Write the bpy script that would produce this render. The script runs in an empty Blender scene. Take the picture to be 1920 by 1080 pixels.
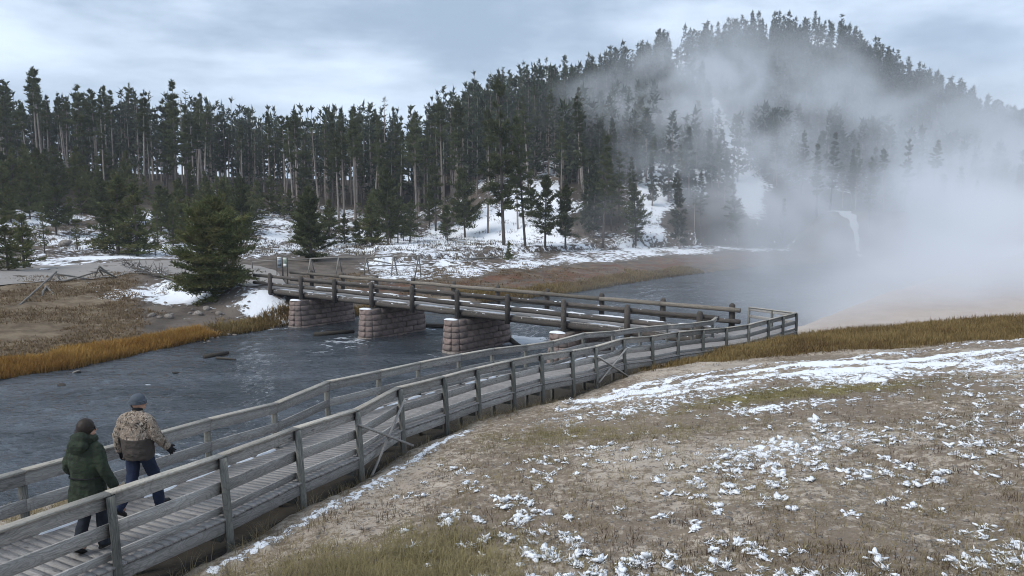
import bpy, math, random
import numpy as np
from mathutils import Vector, Matrix

# ------------------------------------------------------------------ camera, sky, sun, exposure
F_PX, HC = 1400.0, 9.6                       # focal length in photo pixels, camera height over the river
PITCH = math.atan(143 / 1400)
sc = bpy.context.scene
COL = sc.collection
cam_d = bpy.data.cameras.new('camera')
cam_d.sensor_width = 36
cam_d.lens = 36 * F_PX / 1920
cam_d.clip_start, cam_d.clip_end = 0.1, 3000
cam = bpy.data.objects.new('camera', cam_d)
COL.objects.link(cam)
cam.location = (0, 0, HC)
cam.rotation_euler = (math.radians(90) - PITCH, 0, 0)
sc.camera = cam
SUN_EL, SUN_ROT = math.radians(48), math.radians(-125)      # high, behind and left of the camera
world = bpy.data.worlds.new('World')
sc.world = world
world.use_nodes = True
sun_d = bpy.data.lights.new('sun', 'SUN')
sun_d.energy, sun_d.angle, sun_d.color = 1.5, math.radians(25), (1.0, 0.97, 0.92)
sun = bpy.data.objects.new('sun', sun_d)
COL.objects.link(sun)
sd = Vector((math.sin(SUN_ROT) * math.cos(SUN_EL), math.cos(SUN_ROT) * math.cos(SUN_EL), math.sin(SUN_EL)))
sun.rotation_euler = sd.to_track_quat('Z', 'Y').to_euler()
sc.view_settings.view_transform = 'Standard'
sc.view_settings.look = 'None'
sc.view_settings.exposure = 0.70
sc.view_settings.gamma = 1.0
sc.view_settings.use_curve_mapping = False
sc.render.engine = 'CYCLES'
cy = sc.cycles
cy.use_denoising = True
cy.filter_width = 1.0
cy.max_bounces, cy.diffuse_bounces, cy.glossy_bounces = 6, 2, 2
cy.transmission_bounces, cy.volume_bounces, cy.transparent_max_bounces = 2, 4, 8
cy.volume_step_rate = 2.0
cy.volume_max_steps = 256
cy.sample_clamp_indirect = 4.0


class N:
    """small helper round a node tree"""
    def __init__(s, tree):
        s.t = tree
        s.t.nodes.clear()

    def n(s, typ, ins=None, **kw):
        nd = s.t.nodes.new(typ)
        for k, v in kw.items():
            setattr(nd, k, v)
        for k, v in (ins or {}).items():
            i = nd.inputs[k]
            if isinstance(v, bpy.types.NodeSocket):
                s.t.links.new(v, i)
            elif isinstance(v, bpy.types.Node):
                s.t.links.new(v.outputs[0], i)
            else:
                i.default_value = v
        return nd

    def math(s, op, a, b=0.5, c=None, clamp=False):
        ins = {0: a, 1: b}
        if c is not None:
            ins[2] = c
        return s.n('ShaderNodeMath', ins, operation=op, use_clamp=clamp).outputs[0]

    def vmath(s, op, a, b):
        return s.n('ShaderNodeVectorMath', {0: a, 1: b}, operation=op).outputs[0]

    def noise(s, vec, scale, detail=3, rough=0.55, dist=0.0):
        return s.n('ShaderNodeTexNoise', {'Vector': vec, 'Scale': scale, 'Detail': detail, 'Roughness': rough, 'Distortion': dist}).outputs[0]

    def ramp(s, v, lo, hi, a=0.0, b=1.0, smooth=True):
        return s.n('ShaderNodeMapRange', {0: v, 1: lo, 2: hi, 3: a, 4: b}, clamp=True,
                   interpolation_type='SMOOTHSTEP' if smooth else 'LINEAR').outputs[0]

    def mix(s, f, a, b):
        nd = s.t.nodes.new('ShaderNodeMix')
        nd.data_type = 'RGBA'
        for k, v in ((0, f), (6, a), (7, b)):
            if isinstance(v, bpy.types.NodeSocket):
                s.t.links.new(v, nd.inputs[k])
            else:
                nd.inputs[k].default_value = (v if k == 0 else (tuple(v) + (1,))[:4])
        return nd.outputs[2]

    def attr(s, name):
        return s.n('ShaderNodeAttribute', attribute_name=name).outputs['Fac']


w = N(world.node_tree)
tc = w.n('ShaderNodeTexCoord').outputs['Generated']
sky = w.n('ShaderNodeTexSky', sky_type='NISHITA', sun_disc=False)
sky.sun_elevation, sky.sun_rotation = SUN_EL, SUN_ROT
sky.air_density, sky.dust_density = 1.0, 2.0
st = w.vmath('MULTIPLY', tc, (1.0, 1.0, 3.4))
n1 = w.noise(w.vmath('ADD', st, (3.1, 0.7, 0.0)), 1.9, 6, 0.5, 0.35)
n2 = w.noise(w.vmath('ADD', st, (9.2, 4.4, 1.0)), 5.5, 6, 0.6)
nn = w.math('ADD', w.math('MULTIPLY', n1, 0.75), w.math('MULTIPLY', n2, 0.25))
cl = w.mix(w.ramp(nn, 0.40, 0.62), (2.55, 3.3, 4.3), (5.7, 6.65, 7.9))
up = w.n('ShaderNodeSeparateXYZ', {0: tc}).outputs[2]
cl = w.mix(w.ramp(up, 0.02, 0.20, 0.4, 0.0), cl, (5.7, 6.65, 7.9))
skc = w.mix(0.90, sky.outputs[0], cl)
bg = w.n('ShaderNodeBackground', {'Color': skc, 'Strength': 0.1})
w.n('ShaderNodeOutputWorld', {'Surface': bg})

# ------------------------------------------------------------------ helpers
rng = np.random.default_rng(7)
random.seed(7)


def ray(px, py):
    a, b = (px - 960) / F_PX, -(py - 540) / F_PX
    return np.array([a, math.cos(PITCH) + b * math.sin(PITCH), -math.sin(PITCH) + b * math.cos(PITCH)])


def at(px, py, Y):
    r = ray(px, py)
    return np.array([0, 0, HC]) + r * Y / r[1]


def onz(px, py, z):
    r = ray(px, py)
    return np.array([0, 0, HC]) + r * (z - HC) / r[2]


def hash2(ix, iy, seed):
    h = (ix.astype(np.int64) * 374761393 + iy.astype(np.int64) * 668265263 + seed * 974634777) & 0xffffffff
    h = ((h ^ (h >> 13)) * 1274126177) & 0xffffffff
    return ((h ^ (h >> 16)) & 0xffff) / 65535.0


def vnoise(x, y, seed=0):
    x, y = np.asarray(x, float), np.asarray(y, float)
    ix, iy = np.floor(x), np.floor(y)
    fx, fy = x - ix, y - iy
    fx, fy = fx * fx * (3 - 2 * fx), fy * fy * (3 - 2 * fy)
    a, b = hash2(ix, iy, seed), hash2(ix + 1, iy, seed)
    c, d = hash2(ix, iy + 1, seed), hash2(ix + 1, iy + 1, seed)
    return (a * (1 - fx) + b * fx) * (1 - fy) + (c * (1 - fx) + d * fx) * fy


def fbm(x, y, seed=0, o=4):
    s, a, t = 0, 0.5, 0
    for i in range(o):
        s = s + a * vnoise(x * 2 ** i + 17.3 * i, y * 2 ** i - 9.1 * i, seed + i)
        t += a
        a *= 0.5
    return s / t


def sstep(v, lo, hi):
    t = np.clip((v - lo) / (hi - lo), 0, 1)
    return t * t * (3 - 2 * t)


def smin(a, b, k):
    h = np.clip(0.5 + 0.5 * (b - a) / k, 0, 1)
    return b * (1 - h) + a * h - k * h * (1 - h)


def smax(a, b, k):
    return -smin(-a, -b, k)


def poly_dist(x, y, poly):
    """signed distance to an open polyline (positive on its left side)"""
    x, y = np.asarray(x, float), np.asarray(y, float)
    best, sg = np.full(x.shape, 1e9), np.ones(x.shape)
    for (ax, ay), (bx, by) in zip(poly[:-1], poly[1:]):
        dx, dy = bx - ax, by - ay
        t = np.clip(((x - ax) * dx + (y - ay) * dy) / (dx * dx + dy * dy), 0, 1)
        qx, qy = x - ax - t * dx, y - ay - t * dy
        d = np.hypot(qx, qy)
        c = dx * (y - ay) - dy * (x - ax)
        m = d < best - 1e-9
        best = np.where(m, d, best)
        sg = np.where(m, np.where(c >= 0, 1, -1), sg)
    return best * sg


def mesh_np(name, V, faces, smooth=False, attrs=None):
    """faces: list of int arrays, each (n, k)"""
    me = bpy.data.meshes.new(name)
    V = np.asarray(V, np.float32)
    me.vertices.add(len(V))
    me.vertices.foreach_set('co', V.ravel())
    faces = [np.atleast_2d(np.asarray(f, np.int32)) for f in faces if len(f)]
    nl = sum(f.size for f in faces)
    nf = sum(len(f) for f in faces)
    me.loops.add(nl)
    me.loops.foreach_set('vertex_index', np.concatenate([f.ravel() for f in faces]))
    me.polygons.add(nf)
    tot = np.concatenate([np.full(len(f), f.shape[1], np.int32) for f in faces])
    me.polygons.foreach_set('loop_start', np.concatenate([[0], np.cumsum(tot)[:-1]]).astype(np.int32))
    me.polygons.foreach_set('loop_total', tot)
    if smooth:
        me.polygons.foreach_set('use_smooth', np.ones(nf, bool))
    me.update(calc_edges=True)
    me.validate()
    for k, v in (attrs or {}).items():
        a = me.attributes.new(k, 'FLOAT', 'POINT')
        a.data.foreach_set('value', np.asarray(v, np.float32))
    return me


def obj(name, me, mats=None, parent=None, loc=(0, 0, 0), mat=None):
    o = bpy.data.objects.new(name, me)
    COL.objects.link(o)
    if mats and me is not None and not len(me.materials):
        for m in (mats if isinstance(mats, (list, tuple)) else [mats]):
            me.materials.append(m)
    if parent is not None:
        o.parent = parent
    if mat is not None:
        o.matrix_local = mat
    else:
        o.location = loc
    return o


def tag(o, label=None, cat=None, group=None, kind=None):
    if label:
        o['label'] = label
    if cat:
        o['category'] = cat
    if group:
        o['group'] = group
    if kind:
        o['kind'] = kind
    return o


def empty(name, loc, rz=0.0):
    o = bpy.data.objects.new(name, None)
    COL.objects.link(o)
    o.empty_display_size = 0.2
    o.location = loc
    o.rotation_euler = (0, 0, rz)
    return o


class MB:
    """collects geometry for one mesh"""
    def __init__(s):
        s.V, s.F, s.n = [], {}, 0

    def add(s, V, F):
        V = np.asarray(V, float).reshape(-1, 3)
        for f in F:
            f = np.asarray(f, int)
            if f.ndim == 1:
                f = f[None]
            s.F.setdefault(f.shape[1], []).append(f + s.n)
        s.V.append(V)
        s.n += len(V)

    def box(s, c, size, R=None):
        v = np.array([[x, y, z] for x in (-.5, .5) for y in (-.5, .5) for z in (-.5, .5)]) * np.asarray(size)
        if R is not None:
            v = v @ np.asarray(R).T
        s.add(v + np.asarray(c), [np.array([[0, 1, 3, 2], [4, 6, 7, 5], [0, 4, 5, 1], [2, 3, 7, 6], [0, 2, 6, 4], [1, 5, 7, 3]])])

    def tube(s, pts, rad, seg=8, cap=True, ell=None, upv=None):
        pts = np.asarray(pts, float)
        rad = np.asarray(rad, float)
        if rad.ndim == 0:
            rad = np.full(len(pts), float(rad))
        T = np.gradient(pts, axis=0)
        T /= np.linalg.norm(T, axis=1)[:, None] + 1e-9
        up = np.array(upv if upv is not None else ([0, 0, 1] if abs(T[0][2]) < .9 else [0, 1, 0]), float)
        rings = []
        for i, (p, t) in enumerate(zip(pts, T)):
            a = np.cross(up, t)
            a /= np.linalg.norm(a) + 1e-9
            b = np.cross(t, a)
            up = b
            th = np.arange(seg) / seg * 2 * np.pi
            r = rad[i]
            ra, rb = (r, r) if np.ndim(r) == 0 else (r[0], r[1])
            rings.append(p + np.outer(np.cos(th), a) * ra + np.outer(np.sin(th), b) * rb)
        V = np.concatenate(rings)
        k, m = len(pts), seg
        q = []
        for i in range(k - 1):
            j = np.arange(m)
            q.append(np.stack([i * m + j, i * m + (j + 1) % m, (i + 1) * m + (j + 1) % m, (i + 1) * m + j], 1))
        F = [np.concatenate(q)]
        if cap:
            F += [np.arange(m)[::-1], np.arange(m) + (k - 1) * m]
        s.add(V, F)

    def mesh(s, name, smooth=False, attrs=None):
        return mesh_np(name, np.concatenate(s.V), [np.concatenate(v) for v in s.F.values()], smooth, attrs)


ICO = {}


def ico(sub):
    if sub not in ICO:
        import bmesh
        bm = bmesh.new()
        bmesh.ops.create_icosphere(bm, subdivisions=sub, radius=1)
        ICO[sub] = (np.array([v.co[:] for v in bm.verts]), np.array([[v.index for v in f.verts] for f in bm.faces]))
        bm.free()
    return ICO[sub]


def frame(p0, p1, up=(0, 0, 1)):
    """matrix with X along p0->p1, Z near up, origin at the middle"""
    x = Vector(p1) - Vector(p0)
    L = x.length
    x.normalize()
    z = Vector(up) - x * Vector(up).dot(x)
    z.normalize()
    y = z.cross(x)
    M = Matrix.Identity(4)
    M.col[0][:3], M.col[1][:3], M.col[2][:3] = x, y, z
    M.translation = (Vector(p0) + Vector(p1)) / 2
    return M, L


def beam_mesh(L, wd, th, c=0.006, warp=0.0):
    """a sawn board along X with slightly broken long edges"""
    hy, hz = wd / 2, th / 2
    prof = np.array([(-hy + c, -hz), (hy - c, -hz), (hy, -hz + c), (hy, hz - c), (hy - c, hz), (-hy + c, hz), (-hy, hz - c), (-hy, -hz + c)])
    xs = [-L / 2, L / 2]
    if warp:
        xs = np.linspace(-L / 2, L / 2, 4)
    V = []
    for i, x in enumerate(xs):
        oy, oz = (random.uniform(-warp, warp), random.uniform(-warp, warp)) if warp else (0, 0)
        V += [(x, a + oy, b + oz) for a, b in prof]
    k = len(xs)
    F = [np.concatenate([np.stack([i * 8 + np.arange(8), i * 8 + (np.arange(8) + 1) % 8, (i + 1) * 8 + (np.arange(8) + 1) % 8, (i + 1) * 8 + np.arange(8)], 1)[:, ::-1] for i in range(k - 1)]),
         np.arange(8), np.arange(8)[::-1] + (k - 1) * 8]
    return mesh_np('board', V, F)


def put(name, me, M, parent, mats):
    """place a part by its world matrix under an unrotated parent"""
    M = M.copy()
    M.translation = M.translation - parent.location
    return obj(name, me, mats, parent, mat=M)


# ------------------------------------------------------------------ materials
def new_mat(name):
    m = bpy.data.materials.new(name)
    m.use_nodes = True
    return m, N(m.node_tree)


def finish(n, col, rough=0.8, bump=None, bstr=0.3, bdist=0.02, spec=0.3, **kw):
    ins = {'Base Color': col if isinstance(col, bpy.types.NodeSocket) else tuple(col) + (1,), 'Roughness': rough, 'Specular IOR Level': spec}
    ins.update(kw)
    if bump is not None:
        ins['Normal'] = n.n('ShaderNodeBump', {'Height': bump, 'Strength': bstr, 'Distance': bdist})
    b = n.n('ShaderNodeBsdfPrincipled', ins)
    n.n('ShaderNodeOutputMaterial', {'Surface': b})


def wood(name, dark, light, scale=1.0, green=0.0, snow=0.0, streak=14.0, var=1.0):
    m, n = new_mat(name)
    o = n.n('ShaderNodeTexCoord').outputs['Object']
    r = n.n('ShaderNodeObjectInfo').outputs['Random']
    off = n.n('ShaderNodeCombineXYZ', {0: n.math('MULTIPLY', r, 37.0), 1: n.math('MULTIPLY', r, 11.0), 2: n.math('MULTIPLY', r, 5.0)}).outputs[0]
    v = n.vmath('MULTIPLY', n.vmath('ADD', o, off), (1.0 * scale, streak * scale, streak * scale))
    g1 = n.noise(v, 2.2, 5, 0.65, 1.6)
    g2 = n.noise(v, 9.0, 3, 0.6, 0.4)
    big = n.noise(n.vmath('ADD', o, off), 1.1, 3, 0.5)
    g = n.math('ADD', n.math('MULTIPLY', g1, 0.65), n.math('MULTIPLY', g2, 0.35))
    c = n.mix(n.ramp(g, 0.33, 0.66), dark, light)
    c = n.mix(n.ramp(big, 0.35, 0.7, 0.0, 0.55 * var), c, tuple(0.62 * a for a in light))
    wave = n.n('ShaderNodeTexNoise', {'Vector': n.vmath('MULTIPLY', n.vmath('ADD', o, off), (2.2, 7, 7)), 'Scale': 1.0, 'Detail': 0.0}).outputs[0]
    rings = n.math('SINE', n.math('MULTIPLY', wave, 60.0))
    c = n.mix(n.ramp(rings, 0.3, 1.0, 0.0, 0.28), c, tuple(0.5 * a for a in dark))
    vk = n.n('ShaderNodeTexVoronoi', {'Vector': n.vmath('MULTIPLY', n.vmath('ADD', o, off), (1.6, 5, 5)), 'Scale': 1.0}).outputs['Distance']
    c = n.mix(n.ramp(vk, 0.05, 0.12, 0.75, 0.0), c, tuple(0.45 * a for a in dark))
    tone = n.math('MULTIPLY_ADD', r, 0.5 * var, 1.0 - 0.25 * var)
    c = n.n('ShaderNodeVectorMath', {0: c, 1: n.n('ShaderNodeCombineXYZ', {0: tone, 1: tone, 2: tone}).outputs[0]}, operation='MULTIPLY').outputs[0]
    if green:
        c = n.mix(n.ramp(n.noise(o, 2.3, 4), 0.55, 0.75, 0.0, green), c, (0.10, 0.115, 0.06))
    if snow:
        nz = n.n('ShaderNodeSeparateXYZ', {0: n.n('ShaderNodeNewGeometry').outputs['Normal']}).outputs[2]
        k = n.math('MULTIPLY', n.ramp(nz, 0.6, 0.9), n.ramp(n.noise(n.vmath('ADD', o, off), 2.6, 4, 0.6), 0.62 - 0.2 * snow, 0.68 - 0.2 * snow))
        c = n.mix(k, c, (0.72, 0.75, 0.8))
    finish(n, c, 0.85, n.math('ADD', g, n.math('MULTIPLY', rings, 0.15)), 0.6, 0.01)
    return m


M_PLANK = wood('weathered_deck_plank', (0.22, 0.205, 0.195), (0.345, 0.325, 0.31), var=0.45)
M_RAIL = wood('weathered_grey_board', (0.185, 0.175, 0.165), (0.43, 0.41, 0.385))
M_CAP = wood('weathered_cap_board', (0.24, 0.215, 0.18), (0.44, 0.41, 0.36))
M_POST = wood('weathered_post', (0.085, 0.085, 0.078), (0.23, 0.225, 0.20), green=0.3)
M_LOG = wood('brown_log', (0.04, 0.034, 0.03), (0.125, 0.108, 0.095), 0.7, snow=0.15)
M_LOGTOP = wood('pale_top_log', (0.09, 0.078, 0.066), (0.24, 0.21, 0.175), 0.7)
M_FENCE = wood('grey_fence_pole', (0.13, 0.12, 0.11), (0.30, 0.28, 0.25))
M_DEADWOOD = wood('dead_wood', (0.06, 0.05, 0.042), (0.2, 0.175, 0.15), 1.5, snow=0.5)
M_DRIFT = wood('dark_driftwood', (0.02, 0.017, 0.014), (0.09, 0.075, 0.06), 1.2)

M_SNOW, n = new_mat('snow')
o_ = n.n('ShaderNodeTexCoord').outputs['Object']
finish(n, n.mix(n.noise(o_, 6.0, 3), (0.68, 0.70, 0.74), (0.82, 0.835, 0.86)), 0.7, n.noise(o_, 30.0, 4), 0.5, 0.02, 0.2,
       **{'Subsurface Weight': 0.0})

M_STONE, n = new_mat('pink_grey_stone')
o_ = n.n('ShaderNodeTexCoord').outputs['Object']
r_ = n.n('ShaderNodeObjectInfo').outputs['Random']
c_ = n.mix(n.ramp(n.noise(o_, 2.8, 5, 0.6), 0.3, 0.7), (0.185, 0.135, 0.118), (0.36, 0.275, 0.245))
c_ = n.mix(n.math('MULTIPLY', r_, 0.55), c_, (0.17, 0.145, 0.135))
c_ = n.mix(n.ramp(n.noise(o_, 11.0, 4, 0.7), 0.52, 0.7, 0, 0.5), c_, (0.085, 0.072, 0.066))
finish(n, c_, 0.9, n.noise(o_, 14.0, 5, 0.65), 0.8, 0.05)
M_MORTAR, n = new_mat('grey_mortar')
o_ = n.n('ShaderNodeTexCoord').outputs['Object']
finish(n, n.mix(n.noise(o_, 6.0, 4), (0.075, 0.066, 0.06), (0.14, 0.125, 0.115)), 0.95)

M_ROCK, n = new_mat('pale_river_rock')
o_ = n.n('ShaderNodeTexCoord').outputs['Object']
r_ = n.n('ShaderNodeObjectInfo').outputs['Random']
c_ = n.mix(n.ramp(n.noise(o_, 4.0, 5, 0.6), 0.3, 0.7), (0.12, 0.105, 0.09), (0.30, 0.27, 0.245))
c_ = n.mix(n.math('MULTIPLY', r_, 0.6), c_, (0.20, 0.165, 0.14))
finish(n, c_, 0.85, n.noise(o_, 12.0, 5), 0.6, 0.05)
M_DARKROCK, n = new_mat('dark_cliff_rock')
o_ = n.n('ShaderNodeTexCoord').outputs['Object']
c_ = n.mix(n.ramp(n.noise(n.vmath('MULTIPLY', o_, (1, 1, .35)), 0.5, 6, 0.65), 0.35, 0.65), (0.04, 0.038, 0.036), (0.12, 0.112, 0.105))
finish(n, c_, 0.95, n.noise(o_, 1.2, 5), 1.0, 0.4)


def foliage(name, a, b, c, scale=1.0):
    m, n = new_mat(name)
    o = n.n('ShaderNodeTexCoord').outputs['Object']
    r = n.n('ShaderNodeObjectInfo').outputs['Random']
    t = n.attr('tint')
    col = n.mix(n.ramp(t, 0.1, 0.9), a, b)
    col = n.mix(n.math('MULTIPLY', n.ramp(n.noise(o, 0.6 * scale, 3), 0.42, 0.68), 0.65), col, c)
    tone = n.math('MULTIPLY_ADD', r, 0.5, 0.75)
    col = n.n('ShaderNodeVectorMath', {0: col, 1: n.n('ShaderNodeCombineXYZ', {0: tone, 1: tone, 2: tone}).outputs[0]}, operation='MULTIPLY').outputs[0]
    d = n.n('ShaderNodeBsdfDiffuse', {'Color': col})
    tr = n.n('ShaderNodeBsdfTranslucent', {'Color': col})
    mx = n.n('ShaderNodeMixShader', {0: 0.25, 1: d.outputs[0], 2: tr.outputs[0]})
    n.n('ShaderNodeOutputMaterial', {'Surface': mx})
    return m


M_PINE = foliage('dark_pine_needles', (0.048, 0.058, 0.029), (0.115, 0.128, 0.062), (0.095, 0.094, 0.048))
M_YOUNG = foliage('olive_pine_needles', (0.052, 0.066, 0.028), (0.135, 0.148, 0.06), (0.13, 0.112, 0.05))
M_HILL = foliage('hill_pine_needles', (0.042, 0.052, 0.036), (0.095, 0.105, 0.07), (0.075, 0.08, 0.056), 0.3)
M_BARK, n = new_mat('pine_bark')
o_ = n.n('ShaderNodeTexCoord').outputs['Object']
r_ = n.n('ShaderNodeObjectInfo').outputs['Random']
c_ = n.mix(n.ramp(n.noise(n.vmath('MULTIPLY', o_, (6, 6, 1)), 1.0, 5), 0.3, 0.7), (0.19, 0.16, 0.135), (0.40, 0.35, 0.31))
c_ = n.mix(n.math('MULTIPLY', r_, 0.6), c_, (0.16, 0.13, 0.11))
finish(n, c_, 0.95)
M_BARKD, n = new_mat('dark_pine_bark')
o_ = n.n('ShaderNodeTexCoord').outputs['Object']
c_ = n.mix(n.ramp(n.noise(n.vmath('MULTIPLY', o_, (8, 8, 1.5)), 1.0, 5), 0.3, 0.7), (0.05, 0.042, 0.036), (0.13, 0.11, 0.095))
finish(n, c_, 0.95)


def blades(name, a, b, frost=0.0):
    m, n = new_mat(name)
    t = n.attr('tint')
    h = n.attr('tip')
    col = n.mix(t, a, b)
    if frost:
        col = n.mix(n.math('MULTIPLY', n.math('MULTIPLY', h, h), frost), col, (0.7, 0.7, 0.72))
    d = n.n('ShaderNodeBsdfDiffuse', {'Color': col})
    tr = n.n('ShaderNodeBsdfTranslucent', {'Color': col})
    mx = n.n('ShaderNodeMixShader', {0: 0.3, 1: d.outputs[0], 2: tr.outputs[0]})
    n.n('ShaderNodeOutputMaterial', {'Surface': mx})
    return m


M_STRAW = blades('straw_grass', (0.13, 0.095, 0.05), (0.40, 0.32, 0.19), 0.12)
M_GREENG = blades('olive_grass', (0.12, 0.105, 0.045), (0.36, 0.30, 0.165))
M_ORANGE = blades('orange_sedge', (0.22, 0.10, 0.025), (0.50, 0.32, 0.10))
M_BROWNG = blades('brown_sedge', (0.10, 0.055, 0.026), (0.34, 0.255, 0.11))
M_TWIG = blades('brown_twigs', (0.045, 0.03, 0.024), (0.13, 0.085, 0.062))

# near ground
M_GROUND, n = new_mat('sandy_ground')
P_ = n.n('ShaderNodeNewGeometry').outputs['Position']
sand = n.mix(n.ramp(n.noise(P_, 0.9, 6, 0.6), 0.3, 0.7), (0.31, 0.26, 0.212), (0.45, 0.385, 0.315))
grit = n.noise(P_, 26.0, 4, 0.75)
sand = n.mix(n.ramp(grit, 0.52, 0.68, 0, 0.7), sand, (0.19, 0.15, 0.115))
sand = n.mix(n.ramp(n.noise(P_, 60.0, 2, 0.6), 0.56, 0.7, 0, 0.55), sand, (0.55, 0.48, 0.40))
lit = n.noise(P_, 6.0, 6, 0.72)
lit2 = n.math('ADD', lit, n.math('MULTIPLY', n.attr('litter'), 0.40))
sand = n.mix(n.ramp(lit2, 0.64, 0.78, 0, 0.75), sand, (0.135, 0.10, 0.068))
gr = n.math('ADD', n.attr('grass'), n.math('MULTIPLY', n.math('SUBTRACT', n.noise(P_, 3.5, 5, 0.65), 0.5), 1.3))
grc = n.mix(n.ramp(n.noise(P_, 9.0, 4, 0.7), 0.35, 0.65), (0.12, 0.105, 0.038), (0.25, 0.21, 0.095))
sand = n.mix(n.ramp(gr, 0.45, 0.8), sand, grc)
br = n.math('ADD', n.attr('brown'), n.math('MULTIPLY', n.math('SUBTRACT', n.noise(P_, 2.2, 5, 0.65), 0.5), 0.8))
sand = n.mix(n.ramp(br, 0.4, 0.65), sand, n.mix(n.noise(P_, 5.0, 4), (0.085, 0.055, 0.025), (0.17, 0.125, 0.05)))
pale = n.ramp(n.attr('pale'), 0.2, 0.8)
sand = n.mix(pale, sand, n.mix(n.noise(P_, 0.7, 5), (0.36, 0.30, 0.26), (0.48, 0.42, 0.38)))
wet_or_shade = n.ramp(n.attr('wet_or_shade'), 0.3, 0.7)
sand = n.mix(wet_or_shade, sand, (0.045, 0.038, 0.03))  # dark tone for the wet bank and for the shade painted around the deck
sn = n.math('ADD', n.attr('snow'), n.math('MULTIPLY', n.math('SUBTRACT', n.noise(P_, 5.0, 7, 0.7), 0.5), 2.1))
snk = n.ramp(sn, 0.48, 0.58)
colr = n.mix(snk, sand, n.mix(n.noise(P_, 3.0, 3), (0.74, 0.76, 0.80), (0.85, 0.86, 0.885)))
hgt = n.math('ADD', n.math('MULTIPLY', grit, 0.25), n.math('ADD', n.math('MULTIPLY', lit, 0.6), n.math('MULTIPLY', snk, 0.5)))
finish(n, colr, 0.92, hgt, 0.9, 0.05, 0.15)

# far ground
M_FAR, n = new_mat('far_bank_ground')
P_ = n.n('ShaderNodeNewGeometry').outputs['Position']
soil = n.mix(n.ramp(n.noise(P_, 0.35, 6, 0.6), 0.35, 0.65), (0.085, 0.07, 0.06), (0.16, 0.135, 0.115))
dry = n.mix(n.ramp(n.noise(P_, 0.55, 6, 0.7), 0.35, 0.65), (0.115, 0.085, 0.058), (0.22, 0.17, 0.115))
soil = n.mix(n.ramp(n.math('ADD', n.attr('dry'), n.math('MULTIPLY', n.math('SUBTRACT', n.noise(P_, 0.6, 6, 0.65), 0.5), 1.2)), 0.4, 0.7), soil, dry)
red = n.math('ADD', n.attr('red'), n.math('MULTIPLY', n.math('SUBTRACT', n.noise(P_, 0.4, 5, 0.65), 0.5), 1.6))
soil = n.mix(n.ramp(red, 0.5, 0.8, 0, 0.85), soil, n.mix(n.noise(P_, 1.5, 4), (0.10, 0.045, 0.03), (0.19, 0.09, 0.05)))
fine = n.noise(P_, 2.6, 6, 0.75)
soil = n.mix(n.ramp(fine, 0.55, 0.7, 0, 0.6), soil, (0.045, 0.038, 0.03))
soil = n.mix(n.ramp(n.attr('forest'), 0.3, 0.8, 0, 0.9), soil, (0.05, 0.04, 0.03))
soil = n.mix(n.ramp(n.attr('wet_or_shade'), 0.3, 0.7), soil, (0.035, 0.03, 0.026))
vs = n.vmath('MULTIPLY', P_, (1.0, 0.45, 1.0))
sn = n.math('ADD', n.attr('snow'), n.math('ADD', n.math('MULTIPLY', n.math('SUBTRACT', n.noise(vs, 0.16, 4, 0.55), 0.5), 1.5),
                                         n.math('MULTIPLY', n.math('SUBTRACT', n.noise(P_, 1.1, 6, 0.7), 0.5), 1.6)))
snk = n.ramp(sn, 0.46, 0.58)
colr = n.mix(snk, soil, (0.80, 0.82, 0.86))
finish(n, colr, 0.95, n.math('ADD', fine, n.math('MULTIPLY', snk, 0.4)), 0.7, 0.25, 0.1)

# river
M_WATER, n = new_mat('river_water')
P_ = n.n('ShaderNodeNewGeometry').outputs['Position']
rot = n.n('ShaderNodeMapping', {'Vector': P_, 'Rotation': (0, 0, math.radians(-62)), 'Scale': (0.55, 1.25, 1.0)}).outputs[0]
w1 = n.noise(rot, 0.9, 5, 0.62, 0.6)
w2 = n.noise(rot, 3.2, 4, 0.62, 0.5)
w3 = n.noise(rot, 0.22, 3, 0.5, 0.4)
hh = n.math('ADD', n.math('MULTIPLY', w1, 0.55), n.math('ADD', n.math('MULTIPLY', w2, 0.28), n.math('MULTIPLY', w3, 0.5)))
base = n.mix(n.ramp(w3, 0.35, 0.65), (0.030, 0.036, 0.043), (0.062, 0.072, 0.085))
fm = n.math('ADD', n.math('MULTIPLY', w1, 0.6), n.math('ADD', n.math('MULTIPLY', w2, 0.45), n.math('MULTIPLY', n.attr('foam'), 0.5)))
foam = n.ramp(fm, 0.69, 0.77, 0, 0.8)
base = n.mix(foam, base, (0.55, 0.58, 0.62))
finish(n, base, n.math('MULTIPLY_ADD', foam, 0.5, 0.07), hh, 1.0, 0.45, 0.5, IOR=1.33)

M_ROAD, n = new_mat('pale_asphalt_path')
P_ = n.n('ShaderNodeNewGeometry').outputs['Position']
finish(n, n.mix(n.noise(P_, 0.7, 6, 0.7), (0.20, 0.18, 0.165), (0.29, 0.27, 0.25)), 0.9)


def flat(name, col, rough=0.8, var=0.25, scale=8.0, bump=0.0, spec=0.3):
    m, n = new_mat(name)
    o = n.n('ShaderNodeTexCoord').outputs['Object']
    c = n.mix(n.noise(o, scale, 4, 0.6), tuple(a * (1 - var) for a in col), tuple(min(1, a * (1 + var)) for a in col))
    finish(n, c, rough, n.noise(o, scale * 2, 4) if bump else None, bump, 0.02, spec)
    return m


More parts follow.
